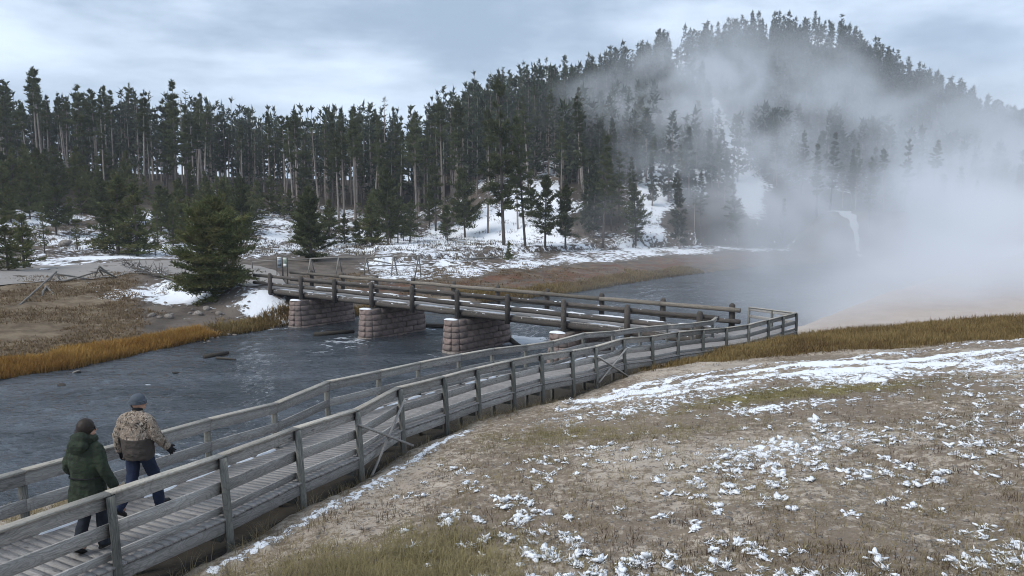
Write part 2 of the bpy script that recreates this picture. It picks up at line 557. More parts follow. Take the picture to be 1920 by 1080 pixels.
# ------------------------------------------------------------------ terrain
NEAR_PX = [(207, 926, 9.8), (418, 855, 11.5), (558, 804, 13.4), (670, 769.5, 15.4), (750, 727.5, 17.5), (833, 707, 19.5), (895, 691, 21.5),
           (961, 676, 23.35), (1015, 665, 25.05), (1073, 658, 26.6), (1117, 650.5, 28.1), (1170, 635, 29.55), (1223, 631, 31.0),
           (1272.5, 623, 32.5), (1319, 618.5, 33.9), (1363, 615.5, 35.1), (1404.5, 609.6, 36.1), (1441.5, 600, 37.8), (1469, 593, 39.1), (1494, 586.7, 40.4)]
RAILTOP = [at(*q) for q in NEAR_PX]
d0 = RAILTOP[0] - RAILTOP[1]
RAILTOP = [RAILTOP[0] + d0 * 2 + np.array([-.1, 0, 0]), RAILTOP[0] + d0] + RAILTOP       # two more bays outside the frame on the left
NR = len(RAILTOP)
RH = 1.0
NEAR_XY = [(q[0], q[1]) for q in RAILTOP]
DECKZ = [q[2] - RH for q in RAILTOP]
for i_ in range(NR - 5, NR):
    DECKZ[i_] = 3.10
WD = 2.05
FAR_XY = []
for i_ in range(NR):
    a_, b_ = np.array(NEAR_XY[max(i_ - 1, 0)]), np.array(NEAR_XY[min(i_ + 1, NR - 1)])
    t_ = (b_ - a_) / np.linalg.norm(b_ - a_)
    FAR_XY.append(tuple(np.array(NEAR_XY[i_]) + WD * np.array([-t_[1], t_[0]])))
MOUTH0, MOUTH1 = (10.75, 38.85), (13.75, 42.65)            # bridge mouth on the landing
for k_, f_ in zip(range(NR - 4, NR), (0.0, 0.33, 0.66, 1.0)):
    if k_ > NR - 4:
        FAR_XY[k_] = tuple(np.array(MOUTH0) * (1 - f_) + np.array(MOUTH1) * f_)

W_NEAR = [(-80, -5), (-34, 15), (-16.3, 24), (-9.5, 29), (-5.5, 33.5), (0, 38.5), (5.5, 42.5), (12, 49), (19, 56), (30, 70), (45, 86), (72, 112), (110, 140), (300, 200)]
W_FAR = [tuple(onz(px, py, 0)[:2]) for px, py in [(-700, 800), (-300, 748), (0, 710), (140, 690), (250, 665), (330, 648), (400, 632), (470, 622), (530, 612),
                                                   (600, 602), (665, 592), (780, 583), (900, 568), (1060, 551), (1130, 539), (1250, 520), (1320, 512), (1420, 500), (1600, 491)]]
W_FAR.append((170, 180))
W_FAR.append((400, 230))

gp = np.array([at(*q) for q in [(440, 1010, 11.9), (575, 950, 13.8), (685, 893, 15.8), (762, 838, 17.8), (838, 800, 19.9), (905, 768, 21.9), (1018, 757, 25.3), (1075, 750, 26.9),
                                (1120, 720, 28.4), (1172, 702, 29.8), (1225, 693, 31.2), (1275, 678, 32.7), (1325, 663, 34.1), (1404, 645, 36.2), (1470, 637, 38), (350, 1080, 10.9),
                                (1920, 606, 37), (1700, 618, 38.5), (1600, 625, 39), (960, 1080, 8.6), (1920, 1080, 7.6), (1400, 1080, 8.0)]])
ext = []
for (p0_, y0_), (p1_, py1, y1_) in (((900, 8.8), (905, 768, 21.9)), ((1010, 8.6), (1018, 757, 25.3)), ((1175, 8.2), (1172, 702, 29.8)), ((1400, 8.0), (1404, 645, 36.2)), ((1660, 7.8), (1660, 621, 38.5)), ((1900, 7.6), (1920, 606, 37))):
    for f_ in (.25, .45, .65, .8, .9):
        iy = (1 - f_) / y0_ + f_ / y1_
        ext.append(at(p0_ + (p1_ - p0_) * f_, 1080 + (py1 - 1080) * f_, 1 / iy))
gp = np.concatenate([gp, np.array(ext)])
A_ = np.stack([np.ones(len(gp)), gp[:, 0], gp[:, 1], gp[:, 0] ** 2, gp[:, 0] * gp[:, 1], gp[:, 1] ** 2], 1)
GC, *_ = np.linalg.lstsq(A_, gp[:, 2], rcond=None)
GRES = gp[:, 2] - A_ @ GC


def near_h(x, y, fine=True):
    x, y = np.asarray(x, float), np.asarray(y, float)
    xc, yc = np.clip(x, -12, 34), np.clip(y, 3, 42)
    z = GC[0] + GC[1] * xc + GC[2] * yc + GC[3] * xc ** 2 + GC[4] * xc * yc + GC[5] * yc ** 2
    wsum, rsum = 1e-3, 0
    for g, r in zip(gp, GRES):
        wg = np.exp(-((x - g[0]) ** 2 + (y - g[1]) ** 2) / 8.0)
        wsum, rsum = wsum + wg, rsum + wg * r
    z = z + rsum / wsum
    # behind the brown ridge the ground falls, then a pale sinter terrace rises on the right
    back = np.clip(y - (41.0 + 0.02 * x), 0, None)
    z = z - 1.9 * (1 - np.exp(-back / 6.0))
    q = -poly_dist(x, y, W_NEAR)
    ter = 0.04 * np.clip(y - 45, 0, 60) + 6.5 * np.exp(-(((x - 92) / 32) ** 2 + ((y - 100) / 34) ** 2))
    z = z + ter * sstep(y, 44, 62)
    u = -poly_dist(x, y, NEAR_XY)            # > 0 on the land side of the boardwalk's near edge
    inside = sstep(-u, -0.25, 0.7) * (1 - .75 * sstep(-u, 1.5, 2.9)) * sstep(y, 2, 8) * (1 - sstep(y, 35, 38))
    z = z - 0.42 * inside - 0.12 * sstep(-u, 0.2, 2.0) * inside
    bank = -0.35 + np.interp(x, [-14, -6, 6], [0.36, 0.42, 0.55]) * np.clip(q, -6, 60)
    z = smin(z, bank, 0.35)
    if fine:
        am = sstep(q, 0, 2)
        z = z + am * ((fbm(x * 0.5, y * 0.5, 3) - .5) * 0.28 + (fbm(x * 2.2, y * 2.2, 5) - .5) * 0.10 + (fbm(x * 9, y * 9, 8, 3) - .5) * 0.05)
    return z


def az_of(x, y):
    return 960 + F_PX * x / np.maximum(y, 1.0) / math.cos(PITCH)


RIDGE = np.array([(700, 372), (800, 330), (880, 268), (945, 222), (1000, 205), (1050, 185), (1100, 172), (1150, 150), (1200, 130), (1250, 116), (1300, 105), (1350, 95), (1400, 86), (1450, 79),
                  (1500, 74), (1550, 80), (1592, 94), (1600, 112), (1650, 142), (1700, 168), (1750, 192), (1800, 213), (1850, 232), (1900, 256), (1960, 278), (2300, 350)], float)


def far_h(x, y, fine=True):
    x, y = np.asarray(x, float), np.asarray(y, float)
    s = poly_dist(x, y, W_FAR)
    h = np.interp(s, [-30, -4, -0.6, 0, 1.2, 4, 10, 20, 33, 46, 62, 76, 95, 120, 150, 200, 400], [-2.0, -1.4, -.5, 0, .4, .7, 1.15, 1.85, 2.65, 2.95, 3.2, 4.6, 8.4, 13.5, 18, 22, 30])
    px = az_of(x, y)
    d = np.hypot(x, y)
    ry = np.interp(px, RIDGE[:, 0], RIDGE[:, 1])
    D = np.interp(px, [700, 1000, 1300, 1500, 2000], [250, 290, 370, 400, 400])      # distance to the crest
    F = np.interp(px, [700, 900, 1100, 1400, 1700, 2000], [165, 158, 150, 158, 172, 185])
    zr = HC + (397 - ry) / F_PX * D * 0.985
    t = np.clip((y - F) / (D - F), 0, 1.6)
    up_ = 3.2 + (zr - 3.2) * np.clip(t, 0, 1) ** 1.08
    hill = np.where(t > 1, zr - (t - 1) * 45, up_)
    hill = hill + (fbm(x * 0.02, y * 0.02, 21) - .5) * 10 * np.clip(t * (1 - np.clip(t, 0, 1)) * 4, 0, 1)
    h = np.where((s > 30) & (px > 700), smax(h * np.where(px > 1000, 0.45, 1.0) + np.where(px > 1000, 1.7, 0.0), hill, 1.5), h)
    # terrace bluff with runoff on the far side at the right
    bl = sstep(px, 1440, 1560) * sstep(y, 150, 160) * sstep(s, 2, 8)
    h = np.where(bl > 0.01, smax(h, 9.6 * bl, 0.8), h)
    # embankment that carries the path to the bridge
    rel_a = (x - BR0[0]) * BU[0] + (y - BR0[1]) * BU[1]
    rel_b = (x - BR0[0]) * BV[0] + (y - BR0[1]) * BV[1]
    side = np.maximum(np.abs(rel_b - 2.2) - 2.6, 0)
    emb = 2.62 - 0.5 * side - 0.55 * np.clip(BLEN - 1.0 - rel_a, 0, None)
    h = np.where(rel_a > BLEN - 9, smax(h, np.where(emb > -2, emb, -2), 0.3), h)
    if fine:
        am = sstep(s, 0.5, 6)
        h = h + am * ((fbm(x * .12, y * .12, 31) - .5) * 0.9 + (fbm(x * .5, y * .5, 33) - .5) * 0.35 + (fbm(x * 2, y * 2, 35, 3) - .5) * 0.12)
    return h


# bridge frame: origin at the near-side post next to the landing, BU along the bridge to the far bank, BV across it
BR0 = at(1312.5, 584, 40.0)
BU, BV = np.array([-0.78, 0.6258]), np.array([0.6258, 0.78])
BSTEP, BW, BLEN = 4.47, 4.4, 9.35 * 4.47


def hit_far(px, py, lo=60, hi=520):
    ys = np.linspace(lo, hi, 1400)
    r = ray(px, py)
    X, Z = r[0] / r[1] * ys, HC + r[2] / r[1] * ys
    dz = Z - far_h(X, ys, False)
    k = np.argmax(dz < 0)
    return np.array([X[k], ys[k], float(far_h(X[k], ys[k]))])


def polar(name, az0, az1, na, ds, hf, mats):
    az = np.linspace(math.radians(az0), math.radians(az1), na)
    A, D = np.meshgrid(az, ds)
    X, Y = (D * np.sin(A)).ravel(), (D * np.cos(A)).ravel()
    Z = hf(X, Y)
    nd = len(ds)
    i, j = np.meshgrid(np.arange(nd - 1), np.arange(na - 1), indexing='ij')
    q = np.stack([i * na + j, i * na + j + 1, (i + 1) * na + j + 1, (i + 1) * na + j], -1).reshape(-1, 4)
    return X, Y, Z, q


# near ground: fine sheet
ds = np.concatenate([np.linspace(3.0, 7.4, 22)[:-1], 7.4 * (46 / 7.4) ** np.linspace(0, 1, 330), np.geomspace(46.5, 190, 50)])
X, Y, Z, q = polar('ground', -60, 58, 450, ds, near_h, None)
qd = -poly_dist(X, Y, W_NEAR)
u = -poly_dist(X, Y, NEAR_XY)
PXL, D_ = az_of(X, Y), np.hypot(X, Y)


def proj_py(x, y, z):
    zc = y * math.cos(PITCH) - (z - HC) * math.sin(PITCH)
    return 540 - F_PX * (y * math.sin(PITCH) + (z - HC) * math.cos(PITCH)) / zc


def band(x, y, cx, cy, rx, ry, rot=0.0):
    c, s = math.cos(rot), math.sin(rot)
    a, b = (x - cx) * c + (y - cy) * s, -(x - cx) * s + (y - cy) * c
    return np.exp(-((a / rx) ** 2 + (b / ry) ** 2))


def near_snow(x, y):
    u_ = -poly_dist(x, y, NEAR_XY)
    edge = np.exp(-((u_ - 0.62 - 0.25 * (fbm(x * .6, y * .6, 41) - .5)) / 0.30) ** 2) * (1 - sstep(y, 18.5, 21.5))
    s = 0.60 * edge
    wob = 1.3 * (fbm(x * .35, y * .35, 43) - .5)
    for cx, cy, rx, ry, rt, a in ((6.0, 22.6, 5.5, .42, .10, .62), (9.5, 23.8, 6.5, .38, .05, .62), (4.2, 24.2, 3.4, .55, .2, .6), (8.8, 25.4, 6.5, .42, .07, .6), (14.0, 25.9, 5.0, .36, .03, .55),
                                  (5.5, 26.4, 3.0, .5, .2, .55), (12.0, 27.6, 6.0, .35, .05, .5), (19, 25.5, 4, .4, .0, .5), (21, 29, 5, .4, .0, .45), (16, 22.4, 4, .35, .0, .42),
                                  (3.2, 20.2, 3.6, 1.3, .25, .40), (7.6, 18.3, 2.2, .6, .1, .46), (5.0, 13.8, 2.0, 1.0, .1, .32), (10, 21.2, 6, .9, .0, .30), (13, 19.5, 5, 1.0, 0, .28)):
        s = s + .86 * a * band(x, y + wob, cx, cy, rx, ry, rt)
    s = s + 0.30 * sstep(fbm(x * .5 + 4, y * .5, 83), .5, .7) * sstep(x, -1, 3) + 0.30 * band(x, y, 16, 24.5, 5, 2.0) + 0.25 * band(x, y, 20, 30, 5, 2.0)
    s = s + 0.15 * sstep(y, 14, 20) * sstep(u_, 0.6, 2.5) * (1 - sstep(y, 28, 30))
    return s


def near_grass(x, y):
    g = 0.75 * band(x, y, -1.6, 9.3, 1.7, 1.5) + 0.6 * band(x, y, 1.2, 17.6, 2.6, 1.5, 0.3) + 0.6 * band(x, y, 7.2, 19.6, 3.8, 1.2) + 0.35 * band(x, y, -4.8, 10.2, 1.0, .8)
    g = g + 0.6 * band(x, y, 14.5, 33.5, 8, 1.6, 0.05) + 0.55 * band(x, y, 9.5, 20.4, 4.5, .8, .05) + 0.4 * band(x, y, 3.8, 16.2, 2.5, .9, .2)
    return g


def near_brown(x, y):
    """the brown sedge on the rise beside the landing"""
    lowy = np.interp(x, [5, 9, 14, 20, 28, 40], [29.8, 30.4, 30.0, 29.2, 28.2, 27.6])
    u_ = -poly_dist(x, y, NEAR_XY)
    return sstep(y - lowy, -0.4, 1.2) * (1 - sstep(y, 43.5, 47)) * sstep(u_, -0.1, 0.3) * sstep(x, 4, 6)


snow = near_snow(X, Y) * sstep(qd, 2, 4)
Z = Z + 0.05 * sstep(snow + (fbm(X * 5, Y * 5, 51, 3) - .5) * .8, 0.45, 0.62) * (D_ < 45)
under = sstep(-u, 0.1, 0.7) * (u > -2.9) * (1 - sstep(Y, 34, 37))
litter = fbm(X * .35, Y * .35, 61) + 0.35 * band(X, Y, 8, 19.5, 6, 2.5)
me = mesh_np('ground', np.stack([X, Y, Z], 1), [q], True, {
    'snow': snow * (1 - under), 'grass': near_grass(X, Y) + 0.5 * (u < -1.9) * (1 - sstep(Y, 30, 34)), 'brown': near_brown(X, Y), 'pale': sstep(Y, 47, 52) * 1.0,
    'wet_or_shade': np.maximum(1 - sstep(qd, 0.5, 1.8), np.maximum(under * 0.75, .7 * sstep(-u, .3, .8) * sstep(Y, 19, 22) * (1 - sstep(Y, 33, 36)))), 'litter': litter})  # wet waterline, plus shade painted in as dark soil under and beyond the deck
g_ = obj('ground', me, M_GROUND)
tag(g_, 'sandy slope with sparse snow and dry grass beside the boardwalk', 'ground', kind='structure')

# far ground
ds = np.concatenate([np.geomspace(34, 150, 160), np.geomspace(151.5, 430, 90), np.geomspace(445, 900, 14)])
X, Y, Z, q = polar('hillside', -54, 48, 480, ds, far_h, None)
s_ = poly_dist(X, Y, W_FAR)
PXL = az_of(X, Y)
nA, nB = fbm(X * .06, Y * .06, 71), fbm(X * .25, Y * .25, 73)
hill_t = sstep(s_, 70, 100)


SN1, SN2, SN3 = hit_far(492, 578)[:2], hit_far(300, 545)[:2], hit_far(380, 553)[:2]


def far_snow(x, y, s, px):
    sn = (0.46 - 0.09 * sstep(px, 640, 760)) * sstep(s, 36, 56) + 0.05
    right = sstep(px, 600, 740)
    sn = sn - 0.55 * (1 - sstep(s, 10, 34)) * sstep(s, -2, 4) * (1 - right * sstep(s, 8, 15))
    sn = sn + right * 0.50 * sstep(s, 9, 18) * (1 - sstep(s, 60, 80)) 
    for (cx, cy), rr_, aa in ((SN1, 3.4, 1.1), (SN2, 8.0, .95), (SN3, 6.0, .95)):
        sn = sn + aa * np.exp(-(((x - cx) / rr_) ** 2 + ((y - cy) / rr_) ** 2))
    return sn


streak = np.exp(-((PXL - (1395 - 0.9 * (Y - 200))) / 27) ** 2) * sstep(Y, 165, 190) * (1 - sstep(Y, 345, 370)) + \
    0.55 * np.exp(-((PXL - (1230 + 0.5 * (Y - 180))) / 34) ** 2) * sstep(Y, 150, 165) * (1 - sstep(Y, 250, 280)) + 0.8 * np.exp(-((PXL - (1490 - 0.6 * (Y - 240))) / 16) ** 2) * sstep(Y, 225, 245) * (1 - sstep(Y, 330, 350)) + \
    0.9 * np.exp(-((PXL - 1520) / 70) ** 2) * sstep(Y, 372, 385) * (1 - sstep(Y, 396, 402))
snow = far_snow(X, Y, s_, PXL) + 0.36 * streak
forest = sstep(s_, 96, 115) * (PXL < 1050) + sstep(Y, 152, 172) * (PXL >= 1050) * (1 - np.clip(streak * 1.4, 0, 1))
snow = snow - (0.42 + 0.12 * (PXL > 1050)) * forest
red = 0.62 * sstep(PXL, 560, 700) * sstep(s_, 2, 5) * (1 - sstep(s_, 11, 17)) + 0.35 * (1 - sstep(np.abs(PXL - 330), 40, 130)) * sstep(s_, 8, 14) * (1 - sstep(s_, 22, 30))
dry = 0.85 * (1 - sstep(PXL, 180, 330)) * (1 - sstep(s_, 28, 40)) + 0.5 * sstep(PXL, 560, 640) * (1 - sstep(s_, 20, 40)) + 0.4 * sstep(s_, 45, 60) * (1 - forest)
me = mesh_np('hillside', np.stack([X, Y, Z], 1), [q], True, {
    'snow': snow, 'red': red, 'dry': dry, 'forest': forest, 'wet_or_shade': 1 - sstep(s_, -0.3, 0.5)})
tag(obj('hillside', me, M_FAR), 'far river bank and hill with snow patches under the pines', 'hillside', kind='structure')

# river
ds = np.concatenate([np.geomspace(14, 120, 430), np.geomspace(121, 270, 60)])
x, y, _, q = polar('river', -62, 58, 640, ds, lambda a, b: a * 0, None)
keep = (poly_dist(x, y, W_NEAR) > -6) & (poly_dist(x, y, W_FAR) < 6)
q = q[keep[q].all(1)]
ca, sa = math.cos(math.radians(58)), math.sin(math.radians(58))
fa, fb = x * ca + y * sa, -x * sa + y * ca                     # along and across the current
amp = np.clip(1.2 - np.hypot(x, y) / 160, .3, 1)
wz = (fbm(fa * .55, fb * 1.0, 201, 3) - .5) * .20 + (fbm(fa * 1.6, fb * 2.6, 205, 3) - .5) * .11 + (fbm(fa * .12, fb * .22, 207, 2) - .5) * .12
wz = wz * amp
foam = np.zeros(len(x))
for nn_ in (2, 4, 6, 8):
    for bb, rr, aa in ((-2.2, 2.2, .25), (6.4, 2.0, .35)):
        c = BR0[:2] + BU * BSTEP * nn_ + BV * bb
        foam += aa * np.exp(-((x - c[0]) ** 2 + (y - c[1]) ** 2) / rr ** 2)
fc = onz(985, 640, 0)
foam += 0.55 * np.exp(-(((x - fc[0]) / 2.6) ** 2 + ((y - fc[1]) / 2.8) ** 2))
foam += 0.16 * sstep(fbm(x * .09, y * .09, 91), 0.5, 0.7)
calm = np.zeros(len(x))
used = np.unique(q)
remap = np.zeros(len(x), int)
remap[used] = np.arange(len(used))
me = mesh_np('river', np.stack([x, y, wz], 1)[used], [remap[q]], True, {'foam': foam[used]})
tag(obj('river', me, M_WATER), 'dark grey rippled river flowing under the log bridge', 'river', kind='structure')

# pale road on the far bank
pa = [(-260, 528), (-60, 522), (60, 515), (180, 506), (270, 502), (340, 505), (430, 512), (470, 518)]
road = [hit_far(a, b) for a, b in pa]
road[-1][:2] = BR0[:2] + BU * (BLEN + 2.5) + BV * 2.2
L_, R_, mid = [], [], np.array(road)
dense = []
for k in range(len(mid) - 1):
    for t in np.linspace(0, 1, 12, endpoint=False):
        dense.append(mid[k] * (1 - t) + mid[k + 1] * t)
dense = np.array(dense + [mid[-1]])
for _ in range(6):
    dense[1:-1] = (dense[:-2] + dense[1:-1] * 2 + dense[2:]) / 4
V = []
for k in range(len(dense)):
    t = dense[min(k + 1, len(dense) - 1)] - dense[max(k - 1, 0)]
    nrm = np.array([-t[1], t[0]]) / np.hypot(t[0], t[1])
    wdt = np.interp(k, [0, len(dense) - 22, len(dense) - 1], [9.0, 8.0, 2.0])
    for f in np.linspace(-1, 1, 9):
        pt = dense[k][:2] + nrm * f * wdt
        V.append((pt[0], pt[1], 0))
V = np.array(V)
V[:, 2] = far_h(V[:, 0], V[:, 1], True) + 0.06
V[:, 2] = np.maximum(V[:, 2], 2.55)
i, j = np.meshgrid(np.arange(len(dense) - 1), np.arange(8), indexing='ij')
q = np.stack([i * 9 + j, i * 9 + j + 1, (i + 1) * 9 + j + 1, (i + 1) * 9 + j], -1).reshape(-1, 4)
tag(obj('road', mesh_np('road', V, [q], True), M_ROAD), 'pale paved road curving in on the left behind the broken fence', 'road', kind='structure')

# ------------------------------------------------------------------ steam and air
hz = MB()
hz.box((120, 330, 66), (1900, 1260, 138))
m, n = new_mat('thin_cold_air')
v_ = n.n('ShaderNodeVolumePrincipled', {'Color': (0.86, 0.91, 1.0, 1), 'Density': 0.00022, 'Anisotropy': 0.1})
n.n('ShaderNodeOutputMaterial', {'Volume': v_})
tag(obj('haze', hz.mesh('haze'), m), 'thin cold haze in the air over the whole valley', 'haze', kind='stuff')

SMIN, SMAX = (-34, 43, 0), (250, 330, 112)
#          centre (x, y, z)      radii           weight
PLUMES = [((74, 100, 4), (34, 24, 6), 0.080), ((100, 112, 7), (45, 34, 8), 0.040), ((40, 110, 4), (20, 24, 6), 0.009),
          ((28, 74, 1.5), (9, 10, 3.6), 0.024), ((25, 58, 2.0), (7, 6, 2.2), 0.030), ((40, 62, 3), (22, 11, 4), 0.17),
          ((66, 150, 15), (32, 28, 13), 0.030), ((108, 165, 18), (40, 30, 15), 0.026), ((90, 235, 36), (75, 50, 30), 0.0085),
          ((76, 205, 34), (30, 30, 15), 0.024), ((50, 235, 45), (24, 26, 11), 0.040), ((26, 200, 33), (18, 22, 9), 0.014),
          ((80, 290, 64), (26, 30, 13), 0.014), ((135, 220, 30), (36, 30, 13), 0.016), ((42, 150, 8), (18, 22, 10), 0.014), ((66, 128, 7), (17, 12, 9), 0.07)]
ng = bpy.data.node_groups.new('steam_field', 'GeometryNodeTree')
ng.interface.new_socket('Geometry', in_out='OUTPUT', socket_type='NodeSocketGeometry')
n = N(ng)
pos = n.n('GeometryNodeInputPosition').outputs[0]
wn = n.n('ShaderNodeTexNoise', {'Vector': pos, 'Scale': 0.022, 'Detail': 2.0}).outputs['Color']
wp = n.vmath('ADD', pos, n.vmath('MULTIPLY', n.vmath('SUBTRACT', wn, (0.5, 0.5, 0.5)), (46.0, 46.0, 24.0)))
tot = None
for c, r, wgt in PLUMES:
    dv = n.vmath('DIVIDE', n.vmath('SUBTRACT', wp, c), r)
    l2 = n.n('ShaderNodeVectorMath', {0: dv, 1: dv}, operation='DOT_PRODUCT').outputs['Value']
    gss = n.math('MULTIPLY', n.math('EXPONENT', n.math('MULTIPLY', l2, -1.0)), wgt)
    tot = gss if tot is None else n.math('ADD', tot, gss)
sv = n.vmath('MULTIPLY', wp, (1.0, 0.8, 1.25))
nz = n.noise(sv, 0.052, 6, 0.62, 0.8)
den = n.math('MULTIPLY', tot, n.ramp(nz, 0.44, 0.64, 0.05, 1.35))
den = n.math('MULTIPLY', den, n.ramp(tot, 0.001, 0.006))
pz = n.n('ShaderNodeSeparateXYZ', {0: pos})
den = n.math('MULTIPLY', den, n.ramp(pz.outputs[1], 44.0, 54.0))
vc = n.n('GeometryNodeVolumeCube', {'Density': den, 'Min': SMIN, 'Max': SMAX, 'Resolution X': 180, 'Resolution Y': 170, 'Resolution Z': 96})
ms, n2_ = new_mat('white_steam')
v_ = n2_.n('ShaderNodeVolumePrincipled', {'Color': (0.93, 0.95, 0.985, 1), 'Density': 1.0, 'Anisotropy': 0.15})
n2_.n('ShaderNodeOutputMaterial', {'Volume': v_})
sm = n.n('GeometryNodeSetMaterial', {'Geometry': vc, 'Material': ms})
n.n('NodeGroupOutput', {0: sm})
stb = MB()
stb.box([(a + b) / 2 for a, b in zip(SMIN, SMAX)], [b - a for a, b in zip(SMIN, SMAX)])
steam = obj('steam', stb.mesh('steam'), ms)
steam.modifiers.new('steam', 'NODES').node_group = ng
tag(steam, 'white geyser steam drifting over the river and the wooded hill', 'steam', kind='stuff')

# ------------------------------------------------------------------ boardwalk
BOARD = empty('boardwalk', (4.0, 25.0, 3.0))
tag(BOARD, 'long weathered grey timber boardwalk with railings curving down to the bridge', 'boardwalk')


def out_n(i, xy):
    a, b = np.array(xy[max(i - 1, 0)]), np.array(xy[min(i + 1, len(xy) - 1)])
    t = (b - a) / np.linalg.norm(b - a)
    return np.array([t[1], -t[0]])


def v3(xy, z):
    return np.array([xy[0], xy[1], z])


NOUT = [out_n(i, NEAR_XY) for i in range(NR)]
FOUT = [-out_n(i, FAR_XY[:NR - 3]) for i in range(NR - 3)]


def rail_board(name, p0, p1, wd, th, mats, up=(0, 0, 1), ext=0.0, warp=0.004):
    M, L = frame(p0, p1, up)
    if name in ('top_board', 'middle_board', 'toe_board', 'stringer'):
        pass
    return put(name, beam_mesh(L + ext, th if name != 'cap_board' else wd, wd if name != 'cap_board' else th, warp=warp), M, BOARD, mats)


def post(xy, ztop, zbot, lean=(0, 0), sz=0.115, name='post', mats=None):
    M, L = frame((xy[0] + lean[0] * (ztop - zbot), xy[1] + lean[1] * (ztop - zbot), zbot), (xy[0], xy[1], ztop), (0.86, 0.5, 0))
    return put(name, beam_mesh(L, sz, sz, 0.008, 0.004), M, BOARD, mats or M_POST)


for i in range(NR):
    xy = np.array(NEAR_XY[i])
    zt = DECKZ[i] + RH - 0.03
    lean = (0.045, 0.0) if i < 15 else (0, 0)
    zb = min(float(near_h(xy[0], xy[1], False)) - 0.25, DECKZ[i] - 0.35)
    post(xy, zt, zb, lean)
    if i < NR - 3:
        fx = np.array(FAR_XY[i])
        zb = min(max(float(near_h(fx[0], fx[1], False)) - 0.25, -1.2), DECKZ[i] - 0.4)
        post(fx, zt - 0.02, zb, (0.02, 0))
    if i < NR - 1:
        for side in (0, 1):
            if side and i >= NR - 4:
                continue
            xa, xb = (NEAR_XY[i], NEAR_XY[i + 1]) if side == 0 else (FAR_XY[i], FAR_XY[i + 1])
            oa, ob = (NOUT[i], NOUT[i + 1]) if side == 0 else (FOUT[i], FOUT[i + 1])
            za, zb = DECKZ[i], DECKZ[i + 1]
            t = (np.array(xb) - np.array(xa)) / np.linalg.norm(np.array(xb) - np.array(xa))
            ins = 0.072
            pa, pb = np.array(xa) - oa * ins, np.array(xb) - ob * ins
            rail_board('top_board', v3(pa, za + 0.885), v3(pb, zb + 0.885), 0.205, 0.038, M_RAIL, ext=-0.008)
            rail_board('middle_board', v3(pa, za + 0.47), v3(pb, zb + 0.47), 0.195, 0.038, M_RAIL, ext=-0.008)
            rail_board('toe_board', v3(pa, za + 0.10), v3(pb, zb + 0.10), 0.12, 0.038, M_RAIL, ext=-0.008)
            pa, pb = np.array(xa) - oa * 0.055, np.array(xb) - ob * 0.055
            rail_board('cap_board', v3(pa, za + 1.0), v3(pb, zb + 1.0), 0.15, 0.038, M_CAP, ext=-0.006)
            pa, pb = np.array(xa) + oa * 0.018, np.array(xb) + ob * 0.018
            rail_board('stringer', v3(pa, za - 0.155), v3(pb, zb - 0.155), 0.19, 0.05, M_RAIL, ext=-0.006)
    if i < NR - 3:
        a, b = v3(np.array(NEAR_XY[i]) - NOUT[i] * .09, DECKZ[i] - 0.36), v3(np.array(FAR_XY[i]) + NOUT[i] * .09, DECKZ[i] - 0.36)
        rail_board('cross_beam', a, b, 0.14, 0.09, M_POST)
# rail across the end of the landing
E0, E1 = np.array(NEAR_XY[-1]), np.array([13.75, 42.95])
for f in (0.5, 1.0):
    post(E0 * (1 - f) + E1 * f, 4.07, 2.3)
rail_board('top_board', v3(E0, 3.985), v3(E1, 3.985), 0.185, 0.038, M_RAIL, ext=-.02)
rail_board('middle_board', v3(E0, 3.57), v3(E1, 3.57), 0.175, 0.038, M_RAIL, ext=-.02)
rail_board('cap_board', v3(E0, 4.10), v3(E1, 4.10), 0.15, 0.038, M_CAP, ext=-.02)
# short return of the far rail at the bridge mouth
e0, e1 = np.array(FAR_XY[NR - 4]), np.array(MOUTH0)
for nm, z, wd in (('top_board', 3.985, .185), ('middle_board', 3.57, .175)):
    rail_board(nm, v3(e0, z), v3(e1, z), wd, 0.038, M_RAIL)
rail_board('cap_board', v3(e0, 4.10), v3(e1, 4.10), 0.15, 0.038, M_CAP)
# crossed braces outside two bays
for a, b in ((at(757, 752, 17.30), at(697, 893, 15.55)), (at(674, 797, 15.30), at(772, 835, 17.20)),
             (at(1174, 654, 29.35), at(1122, 718, 28.0)), (at(1121, 669, 28.0), at(1176, 705, 29.3))):
    rail_board('brace', a, b, 0.13, 0.045, M_RAIL, up=(0.3, -0.9, 0.3))

# deck planks laid across, one by one
sta = []
for i in range(NR - 1):
    L = np.linalg.norm(np.array(NEAR_XY[i + 1]) - np.array(NEAR_XY[i]))
    k = max(1, round(L / 0.147))
    for j in range(k):
        sta.append((i, j / k, (j + 1) / k))


def lerp(a, b, t):
    return np.array(a) * (1 - t) + np.array(b) * t


planks = []
for i, t0, t1 in sta:
    g = 0.007 / np.linalg.norm(np.array(NEAR_XY[i + 1]) - np.array(NEAR_XY[i]))
    t0 += g
    t1 -= g
    e = random.uniform(-.012, .012)
    n0, n1 = [lerp(NEAR_XY[i], NEAR_XY[i + 1], t) + lerp(NOUT[i], NOUT[i + 1], t) * (0.07 + e) for t in (t0, t1)]
    fo = FOUT[min(i, len(FOUT) - 1)]
    f0, f1 = [lerp(FAR_XY[i], FAR_XY[i + 1], t) + fo * (0.07 if i < NR - 4 else 0.0) for t in (t0, t1)]
    z0, z1 = [DECKZ[i] * (1 - t) + DECKZ[i + 1] * t for t in (t0, t1)]
    dz = random.uniform(-.002, .002)
    c = np.array([v3(n0, z0 + dz), v3(n1, z1 + dz), v3(f1, z1 - dz), v3(f0, z0 - dz)])
    planks.append(c)
order = np.argsort([np.linalg.norm(c.mean(0) - [0, 0, HC]) for c in planks])
rest = MB()
HEXF = [np.array([[0, 1, 2, 3], [7, 6, 5, 4], [0, 4, 5, 1], [1, 5, 6, 2], [2, 6, 7, 3], [3, 7, 4, 0]])]
